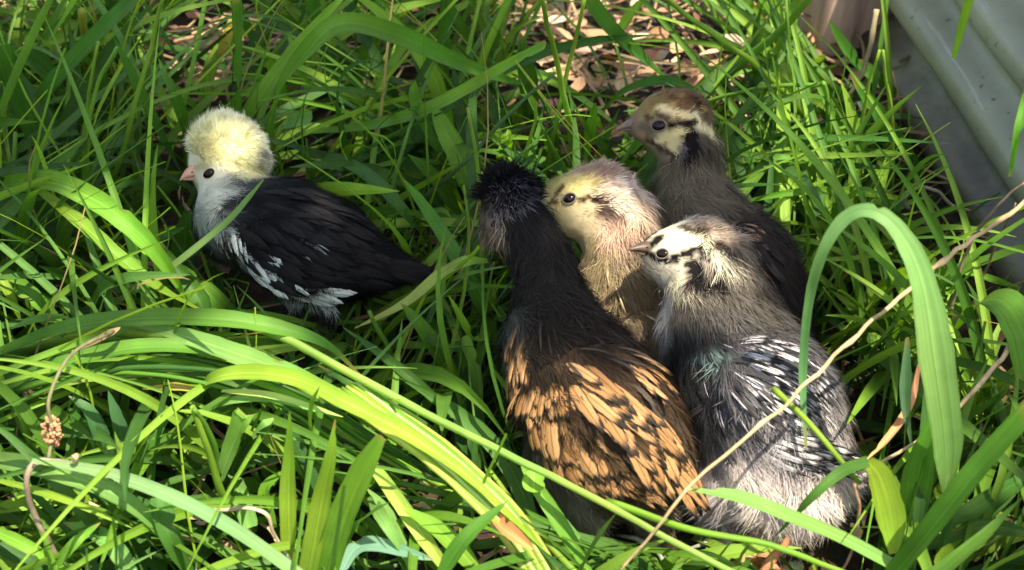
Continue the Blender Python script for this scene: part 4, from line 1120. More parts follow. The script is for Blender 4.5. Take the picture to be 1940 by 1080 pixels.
def traced_grass():
    g = tuft('crest', at_height(505, 320, 0), 'grass tuft with one long arching blade rising behind the pale crest')
    trace(g, 40, [(508, 330, 0), (508, 270, 5), (525, 170, 11), (585, 88, 15), (655, 42, 16), (760, 68, 14), (870, 118, 11), (960, 150, 8), (1010, 163, 6)], G1, roll=-0.2, prof=[.5, .75, .8, .85, .9, 1, .95, .7, .35, .05])
    trace(g, 30, [(446, 260, 2), (446, 190, 8), (452, 90, 13), (447, -15, 18)], GD, prof=[.7, .9, 1, 1])
    trace(g, 34, [(560, 290, 3), (640, 300, 6), (715, 345, 7), (770, 405, 6), (800, 445, 4)], GD)
    trace(g, 28, [(575, 250, 4), (690, 238, 7), (790, 212, 9), (875, 172, 11), (960, 122, 13), (1032, 84, 15)], G2, prof=[.5, .9, 1, .9, .75, .7])
    trace(g, 36, [(520, 260, 3), (535, 232, 6), (588, 222, 7)], GP, prof=[.6, 1, .8])
    trace(g, 14, [(545, 60, 8), (572, 140, 6), (597, 205, 3)], G3, prof=[.6, 1, .4])
    trace(g, 24, [(345, 330, 2), (300, 240, 7), (255, 150, 11), (215, 70, 14)], GD)
    trace(g, 22, [(360, 270, 3), (335, 190, 7), (300, 110, 9)], G1)
    trace(g, 20, [(400, 225, 3), (340, 175, 6), (270, 110, 8)], G1)
    g = tuft('left', at_height(160, 420, 0), 'tall upright grass tuft with thin bright stems left of the pale crest')
    trace(g, 11, [(200, 380, 2), (232, 290, 7), (265, 165, 12), (290, 70, 15), (312, -15, 18)], GY, prof='stem')
    trace(g, 10, [(155, 380, 2), (158, 300, 6), (166, 200, 10), (186, 80, 14)], GY, prof='stem')
    trace(g, 10, [(156, 520, 0), (158, 400, 4), (165, 260, 9), (186, 160, 12), (222, 90, 14)], G3, prof='stem')
    trace(g, 32, [(70, 190, 8), (110, 140, 10), (180, 65, 13), (258, -12, 16)], GD, prof=[.6, 1, 1, .9])
    trace(g, 42, [(100, 330, 2), (62, 250, 6), (30, 170, 9), (5, 90, 12)], GD, prof=[.8, 1, 1, .8])
    trace(g, 26, [(90, 80, 8), (120, 30, 11), (150, -15, 13)], G3, prof='cut')
    trace(g, 40, [(120, 160, 5), (60, 110, 7), (-10, 70, 9)], GD)
    trace(g, 30, [(150, 250, 5), (80, 255, 6), (10, 300, 5)], GD)
    trace(g, 12, [(95, 520, 2), (112, 430, 5), (130, 300, 8)], G3, prof='stem')
    trace(g, 12, [(20, 500, 2), (24, 400, 5), (28, 250, 9)], G2, prof='stem')
    trace(g, 28, [(110, 420, 3), (180, 400, 5), (250, 330, 7)], G1)
    trace(g, 16, [(155, 20, 10), (162, 90, 7), (165, 140, 5)], (150, 150, 60), prof='stem')
    g = tuft('leftarch', at_height(-30, 380, 0), 'broad yellow-green blades arching in from the left edge below the beak')
    trace(g, 42, [(-25, 350, 7), (80, 338, 10), (180, 378, 11), (262, 442, 10), (315, 505, 8), (355, 570, 5)], G3, prof=[.9, 1, 1, .9, .6, .1])
    trace(g, 28, [(55, 345, 9), (150, 418, 10), (232, 490, 9), (300, 542, 8), (385, 590, 5)], GY, prof=[.4, 1, 1, .8, .3])
    trace(g, 34, [(-15, 500, 6), (60, 560, 6), (120, 610, 4)], G2)
    trace(g, 24, [(-15, 380, 5), (40, 470, 6), (75, 560, 3)], GD)
    trace(g, 20, [(-10, 510, 7), (20, 560, 6), (40, 610, 4)], GY)
    trace(g, 22, [(240, 470, 3), (300, 450, 5), (350, 430, 5)], GD)
    trace(g, 44, [(300, 600, 4), (380, 580, 5), (300, 460, 7)], GD, prof=[.6, 1, .3])
    g = tuft('chest', at_height(220, 600, 0), 'dull green blade slanting across the black chick\'s chest')
    trace(g, 18, [(215, 575, 4), (320, 508, 7), (425, 424, 9.5), (470, 375, 11), (499, 340, 12)], (98, 130, 78), prof=[1, .95, .85, .6, .15])
    trace(g, 40, [(480, 640, 1), (400, 560, 5), (300, 480, 6)], G1)
    trace(g, 50, [(340, 520, 1), (352, 440, 4), (358, 400, 5)], GD, prof=[1, .9, .3])
    g = tuft('between', at_height(850, 560, 0), 'grass tuft between the black chick\'s tail and the orange chick')
    trace(g, 30, [(935, 650, 1), (905, 560, 5), (850, 460, 7), (800, 385, 8), (765, 340, 9)], G1)
    trace(g, 24, [(925, 494, 9), (880, 495, 9.5), (830, 522, 8), (765, 575, 6), (672, 622, 4)], G3, col2=(170, 176, 110))
    trace(g, 42, [(915, 420, 3), (880, 320, 6), (840, 240, 8), (820, 200, 9)], G2)
    trace(g, 10, [(800, 378, 4), (880, 310, 8), (960, 220, 12), (1050, 138, 15)], (92, 122, 76), prof='stem')
    trace(g, 10, [(916, 640, 1), (914, 480, 6), (908, 340, 10), (885, 205, 14)], GY, prof='stem')
    trace(g, 22, [(930, 620, 2), (900, 640, 5), (850, 560, 8)], G3)
    trace(g, 34, [(880, 780, 1), (845, 690, 4), (800, 620, 6), (760, 575, 7)], G1)
    trace(g, 30, [(900, 640, 3), (845, 655, 5), (770, 600, 6)], GD)
    trace(g, 13, [(790, 770, 1), (745, 680, 4), (700, 590, 7)], G2, prof='stem')
    trace(g, 26, [(910, 790, 1), (900, 700, 4), (880, 640, 6)], GP, prof='cut')
    trace(g, 30, [(790, 500, 1), (730, 470, 4), (690, 430, 5)], G1)
    g = tuft('stems', at_height(1070, 330, 0), 'two crossing bright stems rising behind the buff chick\'s head')
    trace(g, 14, [(1095, 330, 3), (1078, 232, 8), (1055, 120, 13), (1023, -15, 19)], GY, prof='stem')
    trace(g, 12, [(1030, 345, 3), (1052, 235, 8), (1078, 125, 12), (1112, -15, 17)], GY, prof='stem')
    trace(g, 12, [(1108, 320, 3), (1118, 250, 6), (1128, 195, 8)], G2, prof=[.6, 1, 2.0, 1.6, .3])
    trace(g, 24, [(1150, 320, 1), (1190, 290, 4), (1230, 250, 6)], G2)
    trace(g, 24, [(945, 300, 3), (960, 270, 6), (955, 250, 7)], GY, prof='cut')
    trace(g, 34, [(1190, 330, 1), (1120, 250, 6), (1080, 180, 10)], GD)
    trace(g, 40, [(1010, 250, 2), (1000, 150, 7), (985, 60, 10)], GD)
    g = tuft('top', at_height(1280, 170, 0), 'dark blades leaning over the sunlit litter at the top')
    trace(g, 34, [(1280, 160, 3), (1230, 115, 7), (1165, 60, 10), (1110, -10, 13)], GD, prof=[.5, 1, 1, .9])
    trace(g, 26, [(1125, 225, 2), (1180, 172, 6), (1260, 152, 9), (1340, 180, 8)], GD)
    trace(g, 30, [(850, 170, 2), (840, 80, 7), (850, -10, 11)], GD, prof='cut')
    trace(g, 28, [(930, 120, 3), (945, 40, 7), (985, -15, 10)], GD, prof='cut')
    trace(g, 26, [(1170, 60, 3), (1200, 20, 5), (1235, -15, 7)], G3, prof='cut')
    trace(g, 24, [(680, 160, 2), (700, 60, 7), (720, -15, 11)], G1, prof='cut')
    trace(g, 30, [(640, 150, 2), (600, 60, 7), (590, -15, 11)], GD, prof='cut')
    trace(g, 10, [(740, 155, 2), (732, 60, 6), (726, -15, 9)], GP, prof='stem')
    g = tuft('right', at_height(1500, 330, 0), 'tangle of bent bright stems between the brown-headed chick and the metal panel')
    trace(g, 14, [(1555, 255, 3), (1480, 170, 8), (1420, 113, 11), (1340, 58, 14), (1245, -15, 18)], GY, prof='stem')
    trace(g, 11, [(1578, 370, 1), (1573, 270, 6), (1564, 166, 10), (1545, 161, 10), (1440, 166, 9), (1335, 192, 7)], G3, prof='stem', n=44)
    trace(g, 20, [(1320, 195, 4), (1400, 120, 8), (1470, 65, 11), (1545, -15, 15)], G3, prof='stem')
    trace(g, 9, [(1603, 380, 1), (1630, 235, 7), (1664, 95, 12)], GY, prof='stem')
    trace(g, 9, [(1688, 370, 1), (1690, 235, 7), (1671, 95, 12)], GY, prof='stem')
    trace(g, 16, [(1360, 262, 5), (1500, 262, 7), (1640, 262, 8), (1800, 272, 9)], GD)
    trace(g, 16, [(1720, 378, 4), (1610, 362, 6), (1500, 365, 7), (1380, 388, 5)], G3)
    trace(g, 26, [(1400, 230, 2), (1425, 160, 6), (1470, 110, 9)], GD, prof='cut')
    trace(g, 18, [(1640, 225, 6), (1560, 250, 6), (1480, 300, 4), (1400, 360, 2)], G2)
    trace(g, 14, [(1395, 445, 2), (1480, 380, 6), (1530, 355, 7), (1600, 330, 8)], GY)
    trace(g, 22, [(1770, 440, 1), (1720, 420, 4), (1620, 375, 6)], GD)
    trace(g, 40, [(1750, 330, 1), (1690, 250, 5), (1610, 140, 9)], GD)
    trace(g, 36, [(1700, 180, 2), (1620, 110, 6), (1570, 40, 9)], GD)
    trace(g, 14, [(1640, 500, 4), (1550, 460, 5), (1460, 445, 4)], GY)
    trace(g, 12, [(1690, 480, 5), (1600, 490, 5), (1500, 490, 4)], GY)
    trace(g, 18, [(1400, 290, 6), (1490, 300, 7), (1580, 300, 5)], G1)
    g = tuft('hero', at_height(1800, 950, 0), 'broad sunlit blade folding over in a high arch right of the silver chick')
    trace(g, 76, [(1800, 960, 4), (1798, 850, 9), (1775, 680, 14), (1748, 530, 17), (1705, 440, 18.5), (1655, 400, 19), (1605, 410, 18.5), (1562, 470, 17), (1533, 570, 14), (1521, 710, 10), (1527, 850, 7)], (108, 152, 82), col2=(88, 134, 86), prof=[.75, .9, .95, .66, .48, .38, .36, .30, .24, .22, .06], n=60, fold=0.16)
    trace(g, 60, [(1720, 1060, 2), (1740, 900, 7), (1790, 740, 11)], G1, prof=[.8, 1, .2])
    g = tuft('corner', at_height(1750, 1090, 0), 'thick dark blade slanting up to the right edge in the bottom right corner')
    trace(g, 50, [(1680, 1100, 5), (1780, 975, 10), (1860, 875, 13), (1960, 765, 16)], G1, prof=[.7, .95, 1, 1], fold=0.3)
    trace(g, 24, [(1470, 1015, 6), (1535, 945, 9), (1595, 893, 10), (1645, 874, 10.5)], GD, prof=[.1, .7, 1, 1])
    trace(g, 58, [(1645, 874, 10.4), (1668, 905, 9.5), (1690, 985, 7.5), (1693, 1050, 6)], GY, prof=[.4, .85, 1, .3])
    trace(g, 13, [(1468, 738, 11), (1540, 808, 11), (1600, 880, 10), (1628, 915, 9)], GY, prof='stem')
    trace(g, 30, [(1720, 1085, 5), (1600, 1020, 7), (1500, 978, 8.5), (1400, 940, 9.5), (1296, 926, 10)], GP, prof=[.8, .9, 1, .95, .05])
    trace(g, 26, [(1728, 850, 5), (1716, 760, 9), (1719, 640, 13)], (96, 128, 100), prof=[.1, .8, 1, .3])
    trace(g, 36, [(1950, 900, 5), (1850, 960, 6), (1740, 1020, 5)], GD)
    trace(g, 30, [(1950, 1010, 5), (1850, 1000, 5), (1700, 1060, 4)], GD)
    trace(g, 42, [(1800, 1090, 3), (1790, 1070, 5), (1800, 1030, 6)], GY, prof='both')
    g = tuft('edge', at_height(1900, 720, 0), 'curling broad leaf at the right edge under the metal panel')
    trace(g, 70, [(1815, 620, 4), (1850, 572, 8), (1895, 565, 10), (1935, 620, 10), (1955, 720, 8)], G2, prof=[.3, .6, 1, 1, .8])
    trace(g, 22, [(1690, 640, 2), (1720, 585, 5), (1760, 570, 6)], G3)
    trace(g, 20, [(1840, -15, 26), (1822, 50, 24), (1806, 112, 22)], G3, prof=[1, 1, .5])
    trace(g, 18, [(1950, 150, 18), (1930, 240, 17), (1913, 335, 14)], G1, prof=[.6, 1, .3])
    trace(g, 30, [(1830, 600, 3), (1780, 520, 5), (1720, 440, 7)], G2)
    trace(g, 14, [(1930, 545, 4), (1850, 520, 5), (1750, 500, 4)], G3)
    g = tuft('sweep', at_height(60, 700, 0), 'long blades swept flat from the left edge towards the orange chick')
    trace(g, 36, [(-25, 676, 5), (110, 622, 8), (240, 602, 9), (400, 601, 9.5), (520, 618, 9), (615, 650, 8), (685, 712, 6)], G1, prof=[.7, .9, 1, 1, .9, .5, .05])
    trace(g, 40, [(240, 612, 8), (350, 636, 9), (455, 672, 9.5), (560, 712, 9), (690, 778, 8), (850, 862, 6)], GP, prof=[.04, .8, 1, .9, .6, .1])
    trace(g, 36, [(-20, 745, 6), (100, 692, 8), (260, 655, 9), (420, 664, 8.5), (540, 700, 7)], G1, prof=[.6, .9, 1, .8, .1])
    trace(g, 40, [(-20, 720, 5), (120, 680, 6), (240, 640, 6.5), (400, 640, 6)], GD)
    trace(g, 18, [(450, 608, 8), (560, 650, 8.5), (700, 728, 8.5), (850, 806, 8.5), (1000, 880, 8.5), (1150, 958, 8.5), (1300, 1040, 8), (1420, 1100, 7)], (140, 172, 84), prof='stem', n=50)
    trace(g, 15, [(1150, 950, 7), (1300, 1002, 8), (1450, 1030, 8), (1600, 1085, 7)], GY, prof='stem')
    trace(g, 32, [(372, 750, 6), (395, 718, 8.5), (465, 704, 9.5), (560, 716, 10), (650, 758, 10), (755, 812, 9), (860, 880, 8), (940, 950, 7), (1030, 1040, 5)], GY, prof=[.3, .7, .95, 1, 1, .9, .7, .45, .2])
    trace(g, 16, [(270, 736, 7), (330, 732, 7.5), (372, 738, 7.5)], (190, 168, 84), prof=[.2, 1, .7])
    trace(g, 14, [(420, 740, 8), (520, 750, 8.5), (650, 790, 8)], (170, 190, 110), prof='both')
    trace(g, 16, [(385, 785, 6), (430, 760, 7.5), (520, 756, 8), (640, 790, 7)], GP, prof='both')
    trace(g, 30, [(0, 690, 4), (150, 720, 5), (300, 725, 5), (400, 712, 6)], G2)
    trace(g, 22, [(860, 790, 4), (760, 700, 6), (650, 620, 6)], GD)
    trace(g, 26, [(830, 820, 4), (720, 760, 6), (600, 690, 7)], GD)
    rs = random.Random(21)
    for k in range(22):                                              # thinner blades lying along with them
        o = rs.uniform(-8, 110); e = rs.uniform(0, 60); sh = rs.uniform(-40, 60)
        trace(g, rs.uniform(7, 20), [(-20 + sh * 2, 690 + o, 4), (140 + sh, 630 + o * 0.9 + e * .2, rs.uniform(5, 7.5)), (330 + sh, 620 + o * 0.8 + e * .4, rs.uniform(6, 8.5)), (520 + sh, 670 + o * 0.7 + e * .5, rs.uniform(6, 8)), (680 + sh, 750 + o * 0.6 + e, rs.uniform(4, 7)), (820 + sh, 840 + o * 0.5 + e, 3)], rs.choice([G1, G2, G3, GD, GY, (128, 150, 70)]), prof=rs.choice(['blade', 'both', 'stem']))
    g = tuft('bundle', at_height(980, 1100, 0), 'bundle of sunlit yellow-green stalks lying in front of the orange chick')
    for k in range(9):
        dx = k * 9
        trace(g, 15 - k * 0.4, [(1010 + dx * 0.8, 1100, 4), (930 + dx * 0.7, 990 - k * 3, 6), (830 + dx * 0.5, 890 - k * 4, 7.5), (720 + dx * 0.4, 810 - k * 5, 8), (620 + dx, 745 - k * 3, 8)], [(176, 190, 92), GY, (196, 206, 130), G3][k % 4], prof='stem')
    trace(g, 30, [(860, 1100, 3), (790, 1000, 5), (720, 900, 6), (690, 870, 6.5)], (150, 178, 84))
    trace(g, 24, [(780, 1080, 3), (740, 980, 5), (695, 925, 6)], GP)
    trace(g, 34, [(830, 1095, 6), (880, 1020, 8), (960, 950, 9)], G1, prof='blade')
    trace(g, 30, [(1120, 1090, 4), (1060, 990, 6), (1015, 920, 7), (985, 875, 7.5)], G2)
    trace(g, 22, [(1100, 1020, 4), (1040, 960, 6), (1000, 900, 7)], GP)
    trace(g, 14, [(1100, 1095, 4), (1010, 1000, 5), (925, 890, 6)], GY, prof='stem')
    trace(g, 36, [(920, 1100, 3), (840, 1010, 5), (760, 960, 6)], G3)
    g = tuft('upright', at_height(600, 1100, 0), 'three upright sunlit blades standing at the bottom of the frame')
    trace(g, 34, [(548, 1075, 3), (545, 940, 7), (548, 860, 9.5), (549, 780, 12)], GY, prof=[.8, 1, .75, .08])
    trace(g, 40, [(580, 1095, 3), (606, 960, 7), (625, 870, 10), (635, 795, 12)], GY, prof=[1, 1, .6, .06])
    trace(g, 60, [(610, 1100, 3), (645, 985, 7), (685, 895, 10), (722, 828, 12)], G3, prof=[1, 1, .85, .35])
    trace(g, 34, [(660, 930, 4), (700, 905, 5.5), (680, 870, 6)], G3, prof='cut')
    trace(g, 30, [(640, 1090, 4), (690, 1030, 5), (820, 1060, 5)], (110, 150, 130), prof='both')
    trace(g, 26, [(700, 940, 5), (730, 990, 6), (790, 1080, 4)], GP)
    trace(g, 24, [(520, 1000, 2), (500, 930, 4), (540, 890, 5)], G3)
    g = tuft('stemleaf', at_height(440, 990, 0), 'yellow-green stem carrying a folded square-tipped leaf above the sunlit patch')
    trace(g, 18, [(440, 1010, 1), (415, 920, 5), (392, 850, 7.5), (366, 770, 10)], GY, prof='stem')
    trace(g, 15, [(420, 900, 5), (395, 820, 8), (370, 775, 10)], G2, prof='stem')
    trace(g, 40, [(415, 910, 5), (435, 850, 7), (455, 795, 9), (468, 778, 9)], GP, col2=G3, prof=[.4, .8, 1, .9])
    trace(g, 18, [(478, 830, 7), (500, 805, 8), (518, 792, 8)], GP, prof='both')
    trace(g, 34, [(440, 890, 3), (455, 940, 4), (475, 1000, 3)], GP, prof='cut')
    g = tuft('lowleft', at_height(-20, 930, 0), 'pale green blades fanning in from the left edge beside the brown seed head')
    trace(g, 40, [(-20, 868, 6), (90, 888, 8), (210, 930, 8), (300, 1000, 6), (360, 1090, 3)], GP, prof=[.8, 1, .9, .6, .3])
    trace(g, 28, [(60, 872, 9), (190, 893, 9), (320, 938, 8.5), (440, 1000, 7.5), (570, 1090, 6)], (120, 158, 104), prof=[.3, .9, 1, 1, .9])
    trace(g, 16, [(-20, 905, 6), (120, 945, 7), (250, 1000, 6)], GY)
    trace(g, 42, [(370, 1100, 3), (325, 1020, 6), (300, 940, 7)], GD, prof='cut')
    trace(g, 34, [(215, 930, 2), (200, 850, 5), (170, 780, 7), (130, 750, 7.5)], (70, 112, 70))
    trace(g, 32, [(235, 920, 2), (232, 830, 5), (205, 740, 7.5)], (82, 124, 84))
    trace(g, 40, [(185, 905, 1), (170, 840, 4), (130, 770, 6)], GD)
    trace(g, 20, [(285, 960, 2), (290, 850, 5), (330, 770, 7), (390, 730, 8)], G1)
    trace(g, 14, [(65, 860, 3), (40, 790, 6), (0, 710, 8)], GY, prof='stem')
    trace(g, 50, [(70, 860, 1), (20, 800, 3), (-20, 760, 4)], GD)
    trace(g, 36, [(260, 1100, 4), (200, 1020, 5), (120, 990, 4)], GP)
    trace(g, 26, [(-20, 1000, 5), (60, 1040, 5), (150, 1100, 3)], G3)
    trace(g, 22, [(90, 1090, 4), (140, 1030, 6), (190, 990, 6)], G2)
traced_grass()

def free_tufts():
    """rosettes of blades round one root"""
    spots = [(40, 250, 'dark grass tuft at the left edge level with the pale crest'), (640, 170, 'grass tuft above and right of the pale crest'), (820, 300, 'grass tuft in the middle behind the black chick\'s back'),
             (760, 60, 'grass tuft at the top edge beside the arching blade'), (930, 160, 'grass tuft at the top in front of the leaf litter'), (1420, 90, 'bright grass tuft at the top between litter and post'),
             (1520, 180, 'grass tuft below the timber post'), (1640, 330, 'shaded grass tuft growing against the foot of the metal panel'), (1600, 520, 'low grass tuft right of the brown-headed chick\'s wing'),
             (1680, 700, 'grass tuft under the high folded arch'), (1850, 820, 'dark grass tuft at the right edge below the curling leaf'), (100, 520, 'grass tuft under the yellow-green arching blades'),
             (700, 660, 'low grass tuft below the black chick\'s belly'), (330, 830, 'dark grass tuft below the swept blades'), (500, 940, 'short sunlit grass tuft at the lower middle'), (120, 1020, 'grass tuft in the bottom left corner'),
             (760, 1060, 'sunlit grass tuft at the bottom edge near the bundle of stalks'), (200, 120, 'grass tuft near the top left corner'), (1230, 1075, 'low sunlit tuft at the bottom edge under the orange chick')]
    rr = random.Random(11)
    for k, (px, py, lab) in enumerate(spots):
        b = at_height(px, py, 0)
        g = tuft(('free', k), b, lab)
        made = 0
        for j in range(90):
            if made >= 18: break
            long_ = made >= 8
            az = rr.uniform(0, 2 * math.pi); L_ = (rr.uniform(0.14, 0.25) if long_ else rr.uniform(0.07, 0.15)) * (0.75 if py > 900 else 1); tilt = rr.uniform(0.15, 0.9); droop = rr.uniform(0.3, 1.1)
            t = np.linspace(0, 1, 16)
            hx = L_ * (t * math.sin(tilt) + 0.45 * droop * t ** 2); hz = L_ * (t * math.cos(tilt) - 0.42 * droop * t ** 2.2)
            path = b + np.stack([hx * math.cos(az), hx * math.sin(az), np.maximum(hz, 0.004)], 1) + np.array([rr.uniform(-.012, .012), rr.uniform(-.012, .012), 0])
            if (chick_sdf(path) < 0.004).any() or hides_chick(path).any() or ((path - WA) @ WN < 0.012).any(): continue
            w = rr.uniform(0.0020, 0.0052) if long_ else rr.uniform(0.0035, 0.0085)
            k_ = np.minimum(1, 0.5 + t * 2) * (1 - np.clip((t - 0.3) / 0.7, 0, 1) ** 1.8) ** 0.8
            V, fc, UV = blade_geo(path, np.maximum(w * k_, 0.0003), rr.uniform(-0.7, 0.7) + 0.5 * t, 0.2)
            c = lin(rr.choice(GREENS)) * rr.uniform(0.8, 1.15)
            obj('blade', mesh_data('blade', V, fc, cols=np.tile(c, (len(V), 1)), uv=UV), M_GRASS, g)
            made += 1
free_tufts()

def grass_mass():
    """the uncountable rest of the sward"""
    N = 27000
    x = RNG.uniform(-0.62, 0.62, N); y = RNG.uniform(0.36, 1.35, N)
    root = np.stack([x, y, np.full(N, -0.002)], 1)
    px, py, _ = project(root)
    dens = np.ones(N)
    for cx, cy, rx, ry, k in ((410, 90, 120, 130, .9), (330, 30, 120, 120, .8), (700, 120, 140, 120, .75), (1190, 50, 290, 190, .98), (1180, -120, 290, 140, .96), (1080, 60, 110, 90, .7), (400, -80, 150, 100, .7), (1330, 130, 110, 80, .6), (20, 10, 140, 90, .5), (600, 620, 160, 50, .5), (1000, 180, 120, 100, .4), (620, 330, 80, 60, .4), (470, 960, 90, 80, .5)):
        dens *= 1 - k * np.exp(-(((px - cx) / rx) ** 2 + ((py - cy) / ry) ** 2) ** 1.5)
    open_ = dens.copy()
    clump = 0.5 + 0.5 * swirl(root, 55, 3)
    dens *= 0.45 + 0.55 * np.clip(clump * 1.4, 0, 1)
    wall_d = (root - WA) @ WN
    dens *= np.clip((wall_d - 0.01) / 0.05, 0.0, 1)
    keep = RNG.random(N) < dens * 0.5
    root = root[keep]; n = len(root); px, py = px[keep], py[keep]
    thin = RNG.random(n) < 0.43
    L_ = np.where(RNG.random(n) < 0.3, RNG.uniform(0.03, 0.07, n), RNG.uniform(0.06, 0.21, n)) * np.where(py > 820, 0.7, 1.0) * np.where(py < 0, 1.15, 1) * np.clip(wall_d[keep] / 0.12, 0.3, 1) * (0.5 + 0.5 * np.clip(open_[keep] * 1.3, 0, 1))
    az = 2.6 * swirl(root, 11, 6) + RNG.normal(0, 0.95, n) - 0.4
    tilt = np.clip(RNG.normal(0.55, 0.35, n), 0.02, 1.35); droop = RNG.uniform(0.1, 1.2, n) * np.where(thin, 0.35, 1)
    w = np.where(thin, RNG.uniform(0.0012, 0.0028, n), RNG.uniform(0.0028, 0.0096, n))
    K = 9
    t = np.linspace(0, 1, K)[None]
    hx = L_[:, None] * (t * np.sin(tilt)[:, None] + 0.45 * droop[:, None] * t ** 2)
    hz = np.maximum(L_[:, None] * (t * np.cos(tilt)[:, None] - 0.38 * droop[:, None] * t ** 2.2), 0.002 + 0.004 * t)
    side = 0.12 * L_[:, None] * np.sin(t * 3 + RNG.uniform(0, 6, n)[:, None]) * t
    ca, sa = np.cos(az)[:, None], np.sin(az)[:, None]
    path = np.stack([root[:, :1] + hx * ca - side * sa, root[:, 1:2] + hx * sa + side * ca, root[:, 2:] + hz], -1)
    flat = path.reshape(-1, 3)
    bad = (chick_sdf(flat) < 0.003) | hides_chick(flat, -2) | ((flat - WA) @ WN < 0.010)
    ok = ~bad.reshape(n, K).any(1)
    for u in (0.33, 0.67):                                            # between the samples too
        mid = (path[:, :-1] * (1 - u) + path[:, 1:] * u).reshape(-1, 3)
        ok &= ~hides_chick(mid, -2).reshape(n, K - 1).any(1)
    gx, gy, _ = project(path[:, 2:].reshape(-1, 3))                     # sparse over the bare litter patches
    for cx, cy, rx, ry, k in ((1190, 40, 210, 120, .85), (390, 100, 80, 95, .75), (700, 130, 80, 60, .5), (30, 30, 90, 50, .6)):
        over = ((((gx - cx) / rx) ** 2 + ((gy - cy) / ry) ** 2) < 1).reshape(n, K - 2).any(1)
        ok &= ~(over & (RNG.random(n) < k))
    path, w, thin, az = path[ok], w[ok], thin[ok], az[ok]; n = len(path)
    T = np.gradient(path, axis=1); T /= np.linalg.norm(T, axis=2, keepdims=True) + 1e-9
    roll = RNG.normal(0, 0.7, n)[:, None] + RNG.normal(0, 0.8, n)[:, None] * t
    S = np.cross(T, np.array([0, 0, 1.0])); bad_s = np.linalg.norm(S, axis=2, keepdims=True)
    hor = np.stack([-np.sin(az), np.cos(az), 0 * az], 1)[:, None, :]
    S = np.where(bad_s < 0.2, hor, S); S /= np.linalg.norm(S, axis=2, keepdims=True)
    Nn = np.cross(S, T)
    S2 = S * np.cos(roll)[..., None] + Nn * np.sin(roll)[..., None]; N2 = np.cross(S2, T)
    prof = np.where(thin[:, None], 1 - 0.5 * t, np.minimum(1, 0.55 + t * 2) * (1 - np.clip((t - 0.4) / 0.6, 0, 1) ** 2.6) ** 0.9)
    ww = np.maximum(w[:, None] * prof, 0.0002)[..., None]
    V = np.stack([path - S2 * ww / 2, path - N2 * ww * 0.2, path + S2 * ww / 2], 2).reshape(-1, 3)
    base = (np.arange(n)[:, None] * K + np.arange(K - 1)).ravel() * 3
    q = np.concatenate([np.stack([base + j, base + j + 1, base + j + 4, base + j + 3], 1) for j in (0, 1)])
    pal = np.array([lin(c) for c in GREENS + [(46, 84, 36), (52, 94, 40), (60, 100, 44)]])
    c = pal[RNG.integers(0, len(pal), n)] * RNG.uniform(0.72, 1.12, (n, 1))
    c = np.where(thin[:, None], c * np.array([1.35, 1.2, 0.9]), c)
    dry = (RNG.random(n) < 0.25) & thin & (RNG.random(n) < 0.4)
    c = np.where(dry[:, None], lin((168, 146, 98)) * RNG.uniform(0.6, 1.0, (n, 1)), c)
    UV = np.stack([np.tile([0, .5, 1], n * K), np.tile(np.repeat(np.linspace(0, 3, K), 3), n)], 1)
    o = obj('grass', mesh_data('grass', V, q, cols=np.repeat(c, K * 3, 0), uv=UV), M_GRASS)
    tag(o, 'dense green grass of mixed broad and thin blades around the chicks', 'grass', kind='stuff')
grass_mass()

